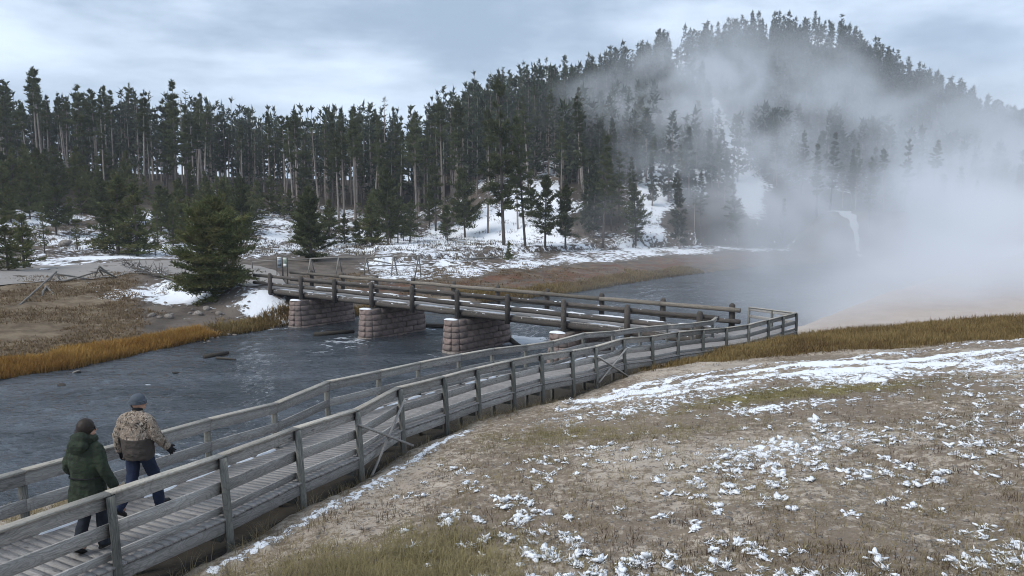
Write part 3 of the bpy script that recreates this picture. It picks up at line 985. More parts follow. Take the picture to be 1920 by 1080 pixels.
for rank, k in enumerate(order):
    c = planks[k]
    V = np.concatenate([c, c - [0, 0, 0.04]])
    if rank < 298:
        M, L = frame((c[0] + c[1]) / 2, (c[2] + c[3]) / 2)
        Mi = np.array(M.inverted())
        Vl = V @ Mi[:3, :3].T + Mi[:3, 3]
        put('plank', mesh_np('plank', Vl, HEXF), M, BOARD, M_PLANK)
    else:
        rest.add(V - np.array(BOARD.location), HEXF)
if rest.n:
    tag(obj('planking', rest.mesh('planking'), M_PLANK, BOARD), kind='stuff')


def lumpy(pts, w, h, seed=0):
    """a low drift of snow following a polyline"""
    pts = np.asarray(pts, float)
    mb = MB()
    k = len(pts)
    V = []
    for i, p in enumerate(pts):
        t = pts[min(i + 1, k - 1)] - pts[max(i - 1, 0)]
        nr = np.array([-t[1], t[0], 0]) / (np.hypot(t[0], t[1]) + 1e-9)
        e = math.sin(math.pi * (i + .02) / (k - .96)) ** 0.4
        for a in np.linspace(-1, 1, 7):
            ww = w * e * (1 + .5 * (vnoise(p[0] * 4, p[1] * 4 + a, seed) - .5))
            hh = h * e * (1 - a * a) * (0.6 + .8 * vnoise(p[0] * 5 + a, p[1] * 5, seed + 3))
            V.append(p + nr * a * ww + np.array([0, 0, hh - 0.004]))
    i, j = np.meshgrid(np.arange(k - 1), np.arange(6), indexing='ij')
    q = np.stack([i * 7 + j, (i + 1) * 7 + j, (i + 1) * 7 + j + 1, i * 7 + j + 1], -1).reshape(-1, 4)[:, ::-1]
    return V, q


rs = random.Random(5)
for i in range(0, 15):
    t = 0.05
    while t < 0.9:
        ln = rs.uniform(0.12, 0.55)
        if rs.random() < (0.72 if i < 6 else 0.93):
            ps = [v3(lerp(FAR_XY[i], FAR_XY[i + 1], tt) - lerp(FOUT[i], FOUT[i + 1], tt) * 0.17, DECKZ[i] * (1 - tt) + DECKZ[i + 1] * tt) for tt in np.linspace(t, min(t + ln, 1.0), 12)]
            V, q = lumpy(np.array(ps), rs.uniform(.04, .085), rs.uniform(.03, .055), i)
            obj('snow_drift', mesh_np('snow_drift', np.array(V) - np.array(BOARD.location), [q], True), M_SNOW, BOARD)
        t += ln + rs.uniform(0.0, 0.12)

# ------------------------------------------------------------------ log bridge
BRIDGE = empty('log_bridge', tuple(BR0[:2] + BU * 18) + (0.0,))
tag(BRIDGE, 'dark log footbridge on pink stone piers crossing the river', 'bridge')


def bp(a, b, z):
    q = BR0[:2] + BU * a + BV * b
    return np.array([q[0], q[1], z])


def log_mesh(L, r, seed, seg=10, taper=0.0):
    rr = np.random.default_rng(seed)
    k = max(3, int(L / 0.8))
    xs = np.linspace(-L / 2, L / 2, k)
    mb = MB()
    pts = np.stack([xs, rr.normal(0, .012, k), rr.normal(0, .012, k)], 1)
    mb.tube(pts, r * (1 + rr.normal(0, .03, k) - taper * (xs / L)), seg)
    return mb.mesh('log', True)


def blog(name, p0, p1, r, mats, seed, parent=None):
    M, L = frame(p0, p1)
    o = put(name, log_mesh(L, r, seed), M, parent or BRIDGE, mats)
    return o


for side, b in ((0, 0.0), (1, BW)):
    inn = 0.27 if side == 0 else -0.27
    for k in range(10):
        a = k * BSTEP
        M, L = frame(bp(a, b, 2.30), bp(a, b, 4.27), (1, 0, 0))
        mb = MB()
        zz = np.array([-L / 2, 0, L / 2 - .14, L / 2 - .05, L / 2])
        mb.tube(np.stack([zz, zz * 0, zz * 0], 1), np.array([.185, .18, .175, .13, .06]), 10)
        put('bridge_post', mb.mesh('post', True), M, BRIDGE, M_LOG)
    ends = [-0.95] + [k * BSTEP for k in range(1, 10)] + [9.65 * BSTEP]
    if side == 1:
        ends[0] = -0.6
    for k in range(len(ends) - 1):
        a0, a1 = ends[k] + .006, ends[k + 1] - .006
        blog('top_rail', bp(a0, b + inn, 3.92), bp(a1, b + inn, 3.92), 0.14, M_LOGTOP if side else M_LOG, 10 * k + side)
        blog('lower_rail', bp(a0, b + inn, 3.24), bp(a1, b + inn, 3.24), 0.14, M_LOG, 10 * k + side + 500)
    for k in range(0, 10, 2):
        blog('edge_beam', bp(k * BSTEP + (.006 if k else -.4), b + inn * 1.3, 2.58), bp(min((k + 2), 9.4) * BSTEP - .006, b + inn * 1.3, 2.58), 0.19, M_LOG, 900 + k + side)
for k in range(0, 10, 2):
    for b in (1.4, 2.2, 3.0):
        blog('floor_beam', bp(k * BSTEP + .006 - (.3 if not k else 0), b, 2.54), bp(min(k + 2, 9.4) * BSTEP - .006, b, 2.54), 0.2, M_LOG, 1500 + k)
dk = MB()
a = -1.1
rs = random.Random(8)
while a < 9.6 * BSTEP:
    wd = rs.uniform(.19, .24)
    z = 2.84 + rs.uniform(-.008, .008)
    c = np.array([bp(a, 0.36, z), bp(a + wd - .015, 0.36, z), bp(a + wd - .015, BW - .36, z), bp(a, BW - .36, z)])
    dk.add(np.concatenate([c, c - [0, 0, .08]]) - np.array(BRIDGE.location), [h[:, ::-1] for h in HEXF])
    a += wd
tag(obj('decking', dk.mesh('decking'), M_PLANK, BRIDGE), kind='stuff')
for side, b in ((0, .52), (1, BW - .52)):
    a = 1.0
    while a < 40:
        ln = rs.uniform(1.0, 4.0)
        V, q = lumpy([bp(a + t, b + .05 * math.sin(a + t), 2.845) for t in np.linspace(0, ln, 14)], .12, .06, int(a))
        obj('snow_drift', mesh_np('snow_drift', np.array(V) - np.array(BRIDGE.location), [q], True), M_SNOW, BRIDGE)
        a += ln + rs.uniform(.1, 1.2)


def stone_block(p0, p1, z0, z1, on0, bulge, rr, batter0, batter1):
    """one rough faced stone between outline points p0 and p1 (xy), outward normal on0"""
    j = 0.014
    t = (p1 - p0) / np.linalg.norm(p1 - p0)
    a, b = p0 + t * j, p1 - t * j
    z0, z1 = z0 + j, z1 - j
    back = -0.16
    V = []
    for dep, ins in ((back, 0.0), (0.0, 0.0), (bulge, 0.03)):
        for (q, s) in ((a, 1), (b, -1)):
            for (z, s2, bt) in ((z0, 1, batter0), (z1, -1, batter1)):
                jit = rr.normal(0, .012, 3) if dep > 0 else np.zeros(3)
                xy = q + t * s * ins + on0 * (dep + bt + jit[0])
                V.append((xy[0] + jit[1], xy[1], z + s2 * ins + jit[2]))
    V = np.array(V)
    F = []
    for L in (0, 4):
        F += [[L, L + 2, L + 6, L + 4], [L + 2, L + 3, L + 7, L + 6], [L + 3, L + 1, L + 5, L + 7], [L + 1, L, L + 4, L + 5]]
    F += [[8, 10, 11, 9]]
    return V, np.array(F)


PIERP = []


def pier(a, label_idx, b0=-0.85, b1=5.25, hw=0.66, ztop=2.24, zbot=-0.3, ncourse=6, snow=True):
    """stone pier lying across the bridge at distance a along it"""
    loc = bp(a, (b0 + b1) / 2, 0)
    root = obj('stone_pier', None, None, BRIDGE, loc=Vector(loc) - BRIDGE.location)
    rr = np.random.default_rng(int(a * 10) + 3)
    ch = 0.36
    # outline seen from above, starting on the landing side, going round
    ol = [(-hw, b1 - ch), (-hw, b0 + ch), (-hw + ch, b0), (hw - ch, b0), (hw, b0 + ch), (hw, b1 - ch), (hw - ch, b1), (-hw + ch, b1)]
    P2 = [BR0[:2] + BU * (a + q[0]) + BV * q[1] - loc[:2] for q in ol]
    ctr = np.zeros(2)
    core = MB()
    lo, hi = [], []
    for q in P2:
        d = q / np.linalg.norm(q)
        lo.append(np.append(q + d * 0.10 - d * .03, zbot - 1.2))
        hi.append(np.append(q - d * .03, ztop - .01))
    core.add(lo + hi, [np.array([[k, (k + 1) % 8, 8 + (k + 1) % 8, 8 + k] for k in range(8)])[:, ::-1], np.arange(8, 16)[::-1]])
    obj('core', core.mesh('core'), M_MORTAR, root)
    hc = (ztop - zbot) / ncourse
    hidden = MB()
    for c in range(ncourse):
        z0, z1 = zbot + c * hc, zbot + (c + 1) * hc
        bt0, bt1 = 0.2 * (1 - c / ncourse), 0.2 * (1 - (c + 1) / ncourse)
        for e in range(8):
            p0, p1 = P2[e], P2[(e + 1) % 8]
            L = np.linalg.norm(p1 - p0)
            t = (p1 - p0) / L
            on = np.array([t[1], -t[0]])
            if np.dot(on, (p0 + p1) / 2) < 0:
                on = -on
            p0b, p1b = p0, p1
            k = max(1, round(L / 1.0))
            cuts = np.linspace(0, 1, k + 1)
            if k > 2:
                cuts[1:-1] += (0.5 / k if c % 2 else 0) - .25 / k + rr.uniform(-.12, .12, k - 1) / k
            for s in range(k):
                V, F = stone_block(p0b + (p1b - p0b) * cuts[s], p0b + (p1b - p0b) * cuts[s + 1], z0, z1, on, rr.uniform(.02, .05), rr, bt0, bt1)
                if e in (0, 1, 2, 3):
                    cen = V[4:8].mean(0)
                    obj('stone', mesh_np('stone', V - cen, [F]), M_STONE, root, loc=cen)
                else:
                    hidden.add(V, [F])
    tag(obj('stonework', hidden.mesh('stonework'), M_STONE, root), kind='stuff')
    ft = MB()
    lo = [np.append(q + q / np.linalg.norm(q) * .36, zbot - .9) for q in P2]
    hi = [np.append(q + q / np.linalg.norm(q) * .26, 0.09) for q in P2]
    ft.add(lo + hi, [np.array([[k, (k + 1) % 8, 8 + (k + 1) % 8, 8 + k] for k in range(8)])[:, ::-1], np.arange(8, 16)[::-1]])
    obj('footing', ft.mesh('footing'), M_ROCK, root)
    if snow:
        V, q = lumpy([bp(a + x, b0 + .28, ztop - .0) - loc for x in np.linspace(-.56, .56, 12)], .36, .09, int(a))
        obj('snow_cap', mesh_np('snow_cap', V, [q], True), M_SNOW, root)
    return root


for k in (2, 4, 6, 8):
    pier(k * BSTEP + .05, k)
pier(0.1, 0, snow=False, hw=0.9)

# ------------------------------------------------------------------ pines
def make_pine(h, cb, rad, style, seed, ntri, tl, tw, low=False):
    """trunk and crown of one pine standing at the origin: (trunk MB, crown V, F, tint)"""
    r = np.random.default_rng(seed)
    tb = MB()
    k = 5 if low else 9
    zs = np.linspace(-0.5, h * .98, k)
    bend = np.array([r.normal(0, .012) * h, r.normal(0, .012) * h])
    ph = r.uniform(0, 6.28)

    def axis(z):
        t = np.clip(np.asarray(z) / h, 0, 1)
        return np.stack([bend[0] * np.sin(t * 2.6 + ph) * t, bend[1] * np.sin(t * 2.2 + ph) * t, np.asarray(z, float)], -1)
    r0 = (0.0085 * h + 0.05) * (1.25 if style in ('bushy', 'young') else 1.0)
    tb.tube(axis(zs), r0 * (1 - np.clip(zs, 0, h) / h) ** 0.75 + 0.015, 5 if low else 7)
    nb = 230 if ntri > 20000 else int({'tall': 54, 'bushy': 74, 'young': 64, 'spire': 62, 'sparse': 40}[style] * (0.6 if low else 1))
    V, T = [], []
    us = np.sort(r.uniform(0, 1, nb)) if style != 'young' else np.sort(r.uniform(0, 1, nb) ** 1.2)
    az = r.uniform(0, 6.28)
    lob = r.uniform(.4, 1.3, 24) if ntri < 20000 else np.repeat(r.uniform(.72, 1.15, 12), 2)
    per = max(1, ntri // nb)
    for u in us:
        z = h * (cb + (0.985 - cb) * u)
        az += 2.4 + r.normal(0, .4)
        if style == 'tall':
            prof = (0.12 + 0.88 * (1 - u) ** .75) * (0.5 + 0.5 * min(1, u * 4))
        elif style == 'spire':
            prof = (1 - u) ** .9 * .95 + .07
        elif style == 'sparse':
            prof = (0.35 + .65 * (1 - u) ** .7) * (0.5 + .5 * min(1, u * 3))
        elif style == 'bushy':
            prof = (1 - u ** 1.7) ** .8 * (0.70 + 0.30 * min(1, u * 4)) + .05
        else:
            prof = (1 - u) ** .8 + .05
        L = rad * prof * r.uniform(.55, 1.15) * lob[int(u * 23)]
        el = math.radians((-18 + 50 * u) + r.normal(0, 9))
        if style in ('bushy', 'young'):
            el = math.radians((-2 + 45 * u) + r.normal(0, 10 if ntri < 20000 else 20))
        p0 = axis(z)
        d = np.array([math.cos(az) * math.cos(el), math.sin(az) * math.cos(el), math.sin(el)])
        side = np.array([-math.sin(az), math.cos(az), 0])
        tt = np.linspace(0, 1, 4)
        br = p0 + np.outer(tt * L, d) + np.outer(tt ** 2 * L * .16, [0, 0, 1])
        if not low:
            tb.tube(br, 0.035 * (1 - tt * .8) * (0.5 + L / 4), 3, cap=False)
        m = max(2, int(per * (0.35 + L / (rad * .9))))
        t = r.uniform(.22, 1.04, m) ** .75
        c = p0 + np.outer(t * L, d) + np.outer(t ** 2 * L * .16, [0, 0, 1])
        c += np.outer(r.normal(0, .20, m) * L * t, side) + r.normal(0, .10 * tl * 2, (m, 3))
        dirs = d * .75 + np.outer(np.sign(r.normal(0, 1, m)) * .65, side) + np.array([0, 0, .45]) + r.normal(0, .55, (m, 3))
        dirs /= np.linalg.norm(dirs, axis=1)[:, None]
        wv = np.cross(dirs, r.normal(0, 1, (m, 3)))
        wv /= np.linalg.norm(wv, axis=1)[:, None] + 1e-9
        ll = tl * r.uniform(.6, 1.3, m)[:, None]
        ww = tw * r.uniform(.6, 1.3, m)[:, None]
        a, b, e = c - wv * ww * .5, c + wv * ww * .5, c + dirs * ll
        V.append(np.stack([a, b, e], 1).reshape(-1, 3))
        bt = r.uniform(0, 1)
        T.append(np.repeat(np.clip(bt * .6 + r.uniform(0, .5, m), 0, 1), 3))
    # leader
    m = max(6, per // 2)
    c = axis(np.linspace(h * .95, h * 1.0, m))
    dirs = r.normal(0, .5, (m, 3)) + [0, 0, .9]
    wv = np.cross(dirs, r.normal(0, 1, (m, 3)))
    wv /= np.linalg.norm(wv, axis=1)[:, None] + 1e-9
    V.append(np.stack([c - wv * tw * .4, c + wv * tw * .4, c + dirs * tl * .8], 1).reshape(-1, 3))
    T.append(np.full(m * 3, .5))
    # dead twigs on the bare bole
    if not low and cb > .25:
        for _ in range(int(16 * cb / .5)):
            z = r.uniform(.12, cb) * h
            a = r.uniform(0, 6.28)
            L = r.uniform(.4, 1.6)
            p = axis(z)
            tb.tube([p, p + np.array([math.cos(a) * L, math.sin(a) * L, r.uniform(-.35, .3) * L])], [.022, .008], 3, cap=False)
    V, T = np.concatenate(V), np.concatenate(T)
    return tb, V, np.arange(len(V)).reshape(-1, 3), T


class Kind:
    def __init__(s, style, hs, cb, rad, ntri, tl, tw, n, seed, fol, bark):
        s.protos = []
        for i in range(n):
            rr = np.random.default_rng(seed + i)
            h = rr.uniform(*hs)
            tb, V, F, T = make_pine(h, rr.uniform(*cb), rr.uniform(*rad), style, seed * 7 + i, ntri, tl, tw)
            mt = tb.mesh('trunk', True)
            mt.materials.append(bark)
            mc = mesh_np('crown', V, [F], False, {'tint': T})
            mc.materials.append(fol)
            s.protos.append((h, mt, mc))
        s.src = {}

    def plant(s, p, height, label, group=None, k=None):
        k = rng.integers(len(s.protos)) if k is None else k % len(s.protos)
        h, mt, mc = s.protos[k]
        if k not in s.src:
            root = empty('pine_tree', (0, 0, 0))
            parts = [obj('trunk', mt, None, root), obj('crown', mc, None, root)]
            s.src[k] = (root, parts)
        else:
            r0, pr = s.src[k]
            root = r0.copy()
            COL.objects.link(root)
            for c in pr:
                c2 = c.copy()
                COL.objects.link(c2)
                c2.parent = root
        root.location = p
        sc_ = height / h
        root.scale = (sc_ * rng.uniform(.85, 1.15),) * 2 + (sc_,)
        root.rotation_euler = (rng.normal(0, .035), rng.normal(0, .035), rng.uniform(0, 6.28))
        for key in ('label', 'category', 'group'):
            if key in root.keys():
                del root[key]
        tag(root, label, 'pine tree', group)
        return root


K_TALL = Kind('tall', (21, 25), (.50, .68), (1.9, 2.7), 4200, .52, .145, 9, 100, M_PINE, M_BARK)
K_FULL = Kind('tall', (17, 21), (.16, .28), (2.1, 2.8), 6500, .50, .145, 4, 140, M_PINE, M_BARKD)
K_BUSH = Kind('bushy', (9, 11), (.10, .2), (2.5, 3.2), 5200, .50, .16, 4, 180, M_PINE, M_BARKD)
K_YOUNG = Kind('young', (6, 8), (.05, .12), (1.7, 2.3), 3600, .42, .14, 5, 220, M_YOUNG, M_BARKD)
K_BIG = Kind('bushy', (8.5, 9), (.03, .04), (3.9, 4.0), 50000, .34, .09, 1, 263, M_YOUNG, M_BARKD)
K_CONE = Kind('bushy', (8, 9), (.01, .02), (2.3, 2.4), 11000, .40, .12, 1, 281, M_PINE, M_BARKD)
K_SPARSE = Kind('sparse', (7, 9), (.12, .2), (1.3, 1.6), 900, .40, .13, 3, 300, M_YOUNG, M_BARKD)
K_SNAG = Kind('sparse', (15, 17), (.55, .7), (.8, 1.1), 110, .5, .14, 3, 420, M_PINE, M_BARK)
K_SPIRE = Kind('spire', (12, 15), (.08, .2), (1.7, 2.3), 1900, .75, .30, 5, 340, M_HILL, M_BARK)


def plant_px(kind, px, base, top, label, group=None, k=None, Y=None):
    p = hit_far(px, base) if Y is None else np.array([(px - 960) / F_PX * Y, Y, 0.0])
    if Y is not None:
        p[2] = float(far_h(p[0:1] + 0, p[1:2] + 0)[0])
    zt = at(px, top, p[1])[2]
    kind.plant(tuple(p - [0, 0, .1]), max(zt - p[2], 2.0), label, group, k)
    return p


placed = []


def reg(p):
    placed.append((p[0], p[1]))


for a in [
    (K_BIG, 402, 563, 372, 'big spreading olive pine standing by the far end of the log bridge', 0),
    (K_BUSH, 452, 470, 335, 'broad dark pine directly behind the big olive pine by the bridge', 0),
    (K_CONE, 584, 490, 352, 'dense cone shaped pine behind the two information signs', 0),
    (K_BUSH, 728, 458, 318, 'lone round crowned pine with clear dark trunk in the open snow', 1),
    (K_FULL, 727, 448, 276, 'darker pine rising just behind the lone round crowned pine', 1),
    (K_FULL, 945, 463, 146, 'tallest pointed pine right of the forest wall, a small bush at its foot', 2),
    (K_FULL, 985, 462, 205, 'slim tall pine just right of the tallest pointed pine', 0),
    (K_FULL, 817, 432, 262, 'narrow dark pine left of the thicket of dark pines in the snow', 3),
    (K_BUSH, 872, 446, 318, 'low wide dark pine in the thicket left of the tallest pine', 2),
    (K_BUSH, 1022, 465, 330, 'bushy pine with low boughs right of the tallest pointed pine', 3),
    (K_BUSH, 1060, 464, 345, 'low bushy pine with drooping skirt at the snowy flat', 0),
    (K_FULL, 1130, 466, 250, 'tall dark pine at the near edge of the snowy flat below the hill', 1),
    (K_BUSH, 1192, 462, 345, 'rounded pine at the steam edge on the snowy flat', 1),
    (K_YOUNG, 954, 488, 452, 'small round pine bush alone on the snowy flat before the tallest pine', 2),
    (K_YOUNG, 16, 512, 408, 'olive young pine cut by the left picture edge beside the road', 0),
    (K_YOUNG, 46, 506, 402, 'olive young pine with yellowish top beside the road bend', 1),
    (K_SPARSE, 84, 476, 385, 'thin scraggly young pine leaning beside the road bend', 0),
    (K_SPARSE, 146, 470, 410, 'short thin see-through pine next to the round boulder', 1),
    (K_YOUNG, 222, 476, 332, 'twin topped olive pine above the road, trunk showing at its foot', 2),
    (K_YOUNG, 258, 478, 345, 'loose olive pine just right of the twin topped one', 3),
    (K_BUSH, 106, 442, 330, 'dark pine with forked trunk on the snow slope', 2),
    (K_BUSH, 302, 440, 348, 'dark squat pine on the snow slope left of the big olive pine', 3),
    (K_BUSH, 196, 440, 330, 'dark tall pine between the forked one and the squat one', 0),
    (K_SPARSE, 292, 478, 440, 'little pine sapling beside the fallen dead tree', 2)]:
    kd, px, b, t, lab, k = a
    p = plant_px(kd, px, b, t, lab, None, k)
    reg(p)

NIND = 24


def clear(x, y, dmin):
    return all((x - a) ** 2 + (y - b) ** 2 > dmin * dmin for a, b in placed)


def section(px):
    return 0 if px < 300 else 1 if px < 570 else 2 if px < 860 else 3


SECT = ['above the road bend', 'above the big olive pine', 'above the lone round crowned pine', 'beside the foot of the hill']


def young_label(px):
    s = SECT[section(px)]
    return 'bushy young pine in the snowy strip ' + s, 'young pines in the snowy strip ' + s


def tall_label(px):
    s = SECT[section(px)]
    return 'tall slender bare trunked pine fronting the forest wall ' + s, 'tall pines of the forest wall ' + s


def hill_label(px):
    s = 'left of the snowy chute' if px < 1390 else 'in the thick steam right of the snowy chute'
    return 'dark pine on the lower hillside ' + s, 'lower hill pines ' + s


cnt = 0
rs = np.random.default_rng(31)
for _ in range(4000):                                   # band of young pines on the snowy rise
    if cnt >= 126:
        break
    px, Y = rs.uniform(-120, 1260), rs.uniform(124, 176)
    x = (px - 960) / F_PX * Y
    s = float(poly_dist(np.array([x]), np.array([Y]), W_FAR)[0])
    if s < 56 or (px > 700 and Y < 138) or (740 < px < 1260 and rs.random() < .6) or (480 < px < 545 and Y < 160) or not clear(x, Y, 2.6):
        continue
    z = float(far_h(np.array([x]), np.array([Y]))[0])
    kd = K_YOUNG if rs.random() < (.72 if px < 640 else .3) else (K_BUSH if rs.random() < .8 else K_SPARSE)
    kd.plant((x, Y, z - .1), rs.uniform(4.5, 9.4), *young_label(px))
    reg((x, Y))
    cnt += 1
cnt = 0
for _ in range(6000):
    if cnt >= 108:
        break
    px, Y = rs.uniform(-160, 1120), rs.uniform(0, 1) ** 1.3 * 58 + 163
    x = (px - 960) / F_PX * Y
    if not clear(x, Y, 2.6) or (px > 950 and rs.random() < .4):
        continue
    z = float(far_h(np.array([x]), np.array([Y]))[0])
    kd = K_TALL if rs.random() < .80 else (K_FULL if rs.random() < .7 else K_SNAG)
    hgt = rs.uniform(16.5, 25) + (2 if rs.random() < .15 else 0)
    hgt *= float(np.interp(px, [600, 700, 860, 950], [1, 1.14, 1.14, 1]))
    kd.plant((x, Y, z - .2), hgt, *tall_label(px))
    reg((x, Y))
    cnt += 1
cnt = 0


def streak_at(px, Y):
    return max(math.exp(-((px - (1395 - 0.9 * (Y - 200))) / 24) ** 2) * (165 < Y < 350), math.exp(-((px - (1230 + 0.5 * (Y - 180))) / 34) ** 2) * (150 < Y < 260) * .45,
               math.exp(-((px - 1520) / 60) ** 2) * (375 < Y < 398))


for _ in range(6000):
    if cnt >= 56:
        break
    px, Y = 1090 + 870 * rs.uniform(0, 1) ** 1.5, rs.uniform(152, 200)
    x = (px - 960) / F_PX * Y
    if streak_at(px, Y) > rs.uniform(.15, .7) or not clear(x, Y, 3.2):
        continue
    z = float(far_h(np.array([x]), np.array([Y]))[0])
    kd = K_SPIRE if rs.random() < .45 else (K_TALL if rs.random() < .5 else K_FULL)
    kd.plant((x, Y, z - .2), rs.uniform(10, 17), *hill_label(px))
    reg((x, Y))
    cnt += 1

# the rest of the wood: too many and too small to tell apart
low = []
for i, (st_, hh, cb, rd) in enumerate([('tall', 23, .3, 2.2), ('tall', 24, .12, 2.3), ('tall', 21, .08, 2.2), ('spire', 13, .1, 2.4), ('spire', 14, .15, 2.5), ('tall', 14, .25, 2.3), ('spire', 12, .08, 2.2)]):
    tb, V, F, T = make_pine(hh, cb, rd, st_, 900 + i, 340, 1.1, .56, True)
    Vt = np.concatenate(tb.V)
    Ft = np.concatenate([np.concatenate(f) for kx, f in tb.F.items() if kx == 4])
    low.append((hh, Vt, Ft, V, F, T))
VT, FT, VC, FC, TC = [], [], [], [], []
nt = nc = 0


def mass(x, y, z, hgt, kk):
    global nt, nc
    hh, Vt, Ft, V, F, T = low[kk]
    s = hgt / hh
    a = rs.uniform(0, 6.28)
    R = np.array([[math.cos(a), -math.sin(a), 0], [math.sin(a), math.cos(a), 0], [rs.normal(0, .02), rs.normal(0, .02), 1]]) * s
    o_ = np.array([x, y, z - .2])
    VT.append(Vt @ R.T + o_)
    FT.append(Ft + nt)
    nt += len(Vt)
    VC.append(V @ R.T + o_)
    FC.append(F + nc)
    nc += len(V)
    TC.append(np.clip(T * .7 + rs.uniform(-.15, .3), 0, 1))


cnt = 0
for _ in range(9000):                                   # deep forest behind the wall
    if cnt >= 640:
        break
    px, Y = rs.uniform(-260, 1120), rs.uniform(200, 265)
    x = (px - 960) / F_PX * Y
    z = float(far_h(np.array([x]), np.array([Y]))[0])
    mass(x, Y, z, rs.uniform(16, 24) * np.interp(px, [600, 700, 860, 950, 1120], [1, 1.14, 1.14, 1, .72]), rs.integers(0, 3))
    cnt += 1
cnt = 0
for _ in range(20000):                                  # upper hill
    if cnt >= 1750:
        break
    px, Y = rs.uniform(860, 2080), 192 + 228 * rs.uniform(0, 1) ** .8
    D = np.interp(px, [700, 1000, 1300, 1500, 2000], [250, 290, 370, 400, 400])
    if Y > D * 1.03 or streak_at(px, Y) > rs.uniform(.2, .75):
        continue
    if px > 1500 and fbm(px * .012, Y * .03, 77) > .62:
        continue
    x = (px - 960) / F_PX * Y
    z = float(far_h(np.array([x]), np.array([Y]))[0])
    mass(x, Y, z, rs.uniform(7, 18.5) * np.interp(px, [900, 1150], [1.35, 1.0]) * (0.85 if Y > D * .93 else 1), rs.integers(3, 7) if px > 1050 else rs.integers(0, 7))
    cnt += 1
Vall = np.concatenate(VC)
me = mesh_np('pine_forest', np.concatenate([Vall] + VT), [np.concatenate(FC), np.concatenate(FT) + len(Vall)], False, {'tint': np.concatenate(TC + [np.zeros(nt)])})
me.materials.append(M_HILL)
me.materials.append(M_BARK)
mi = np.zeros(len(me.polygons), np.int32)
mi[sum(len(f) for f in FC):] = 1
me.polygons.foreach_set('material_index', mi)
tag(obj('pine_forest', me), 'dense mass of dark pines behind the forest wall and up the hill', 'forest', kind='stuff')

# ------------------------------------------------------------------ fences, signs, dead wood, rocks
def at_far(px, py):
    return hit_far(px, py)


def pole_thing(name, label, cat, segs, r, mats, group=None, part='rail'):
    pts = np.concatenate([np.array(q[1:3]) for q in segs])
    base = np.array([pts[:, 0].mean(), pts[:, 1].mean(), pts[:, 2].min()])
    root = empty(name, tuple(base))
    tag(root, label, cat, group)
    for k, q in enumerate(segs):
        M, L = frame(q[1], q[2])
        put(q[0], log_mesh(L, q[3] if len(q) > 3 else r, k + 3, 7, .3), M, root, mats)
    return root


def up_at(px, py, Y):
    return at(px, py, Y)


yb = hit_far(98, 529)[1]
pole_thing('buck_fence', 'broken grey pole fence sagging beside the road on the left bank', 'fence', [
    ('leg', at(104, 508, yb), hit_far(92, 531)), ('leg', at(103, 509, yb + .5), hit_far(114, 529)), ('rail', at(106, 509, yb - .3), hit_far(37, 574)),
    ('leg', at(86, 537, yb - 5), hit_far(78, 556)), ('leg', at(86, 537, yb - 5), hit_far(100, 553)),
    ('rail', at(106, 513, yb), at(172, 524, yb + 3)), ('rail', at(118, 528, yb), at(184, 509, yb + 2)),
    ('leg', at(186, 499, yb + 2), hit_far(177, 521)), ('leg', at(185, 502, yb + 2), hit_far(193, 519)), ('leg', at(187, 500, yb + 2.2), hit_far(209, 519)), ('rail', at(186, 505, yb + 2), at(222, 522, yb + 5))],
    0.085, M_FENCE)
Yf = 92.0
seg = []
tops = [(473, 490.5), (518, 488.5), (582.5, 485.3), (635, 482.8), (687, 482.8), (738, 480.6), (785, 479)]
for a, b in zip(tops[:-1], tops[1:]):
    seg.append(('rail', at(*a, Yf), at(*b, Yf)))
for (tx, ty), feet in zip(tops[2:], [((577, 501), (590, 508)), ((629, 500), (642, 506)), ((682, 498), (692, 503)), ((733, 496), (745, 500)), ((777, 496), (789, 500))]):
    for k, (fx, fy) in enumerate(feet):
        f = at(fx, fy, Yf - 1.0 + 1.6 * k)
        f[2] = min(f[2], float(far_h(f[0:1], f[1:2])[0]))
        seg.append(('leg', at(tx, ty - 1, Yf), f))
f = at(473, 506, Yf)
seg.append(('leg', at(473, 490, Yf), f))
seg.append(('rail', hit_far(691, 500) + [0, 0, .25], hit_far(760, 498) + [0, 0, .25]))
seg.append(('rail', hit_far(762, 498) + [0, 0, .25], hit_far(818, 496.5) + [0, 0, .2]))
seg.append(('rail', at(690, 487, Yf), at(733, 494, Yf)))
pole_thing('buck_fence', 'low grey sawbuck rail fence across the far bank behind the bridge', 'fence', seg, 0.085, M_FENCE)
# scattered poles on the flat to the right of the fence
for a, b, lab in [((845, 497), (893, 485), 'grey pole slanting over the snow right of the sawbuck fence'), ((868, 488), (935, 484), 'grey pole lying flat on the snow by the small bush'),
                  ((838, 449), (880, 462), 'pale fallen trunk lying on the slope below the dark thicket')]:
    pa_, pb_ = hit_far(*a), hit_far(*b)
    M, L = frame(pa_ + [0, 0, .18], pb_ + [0, 0, .18])
    tag(obj('fallen_pole', log_mesh(L, .12, 5, 7, .4), M_FENCE, mat=M), lab, 'log')

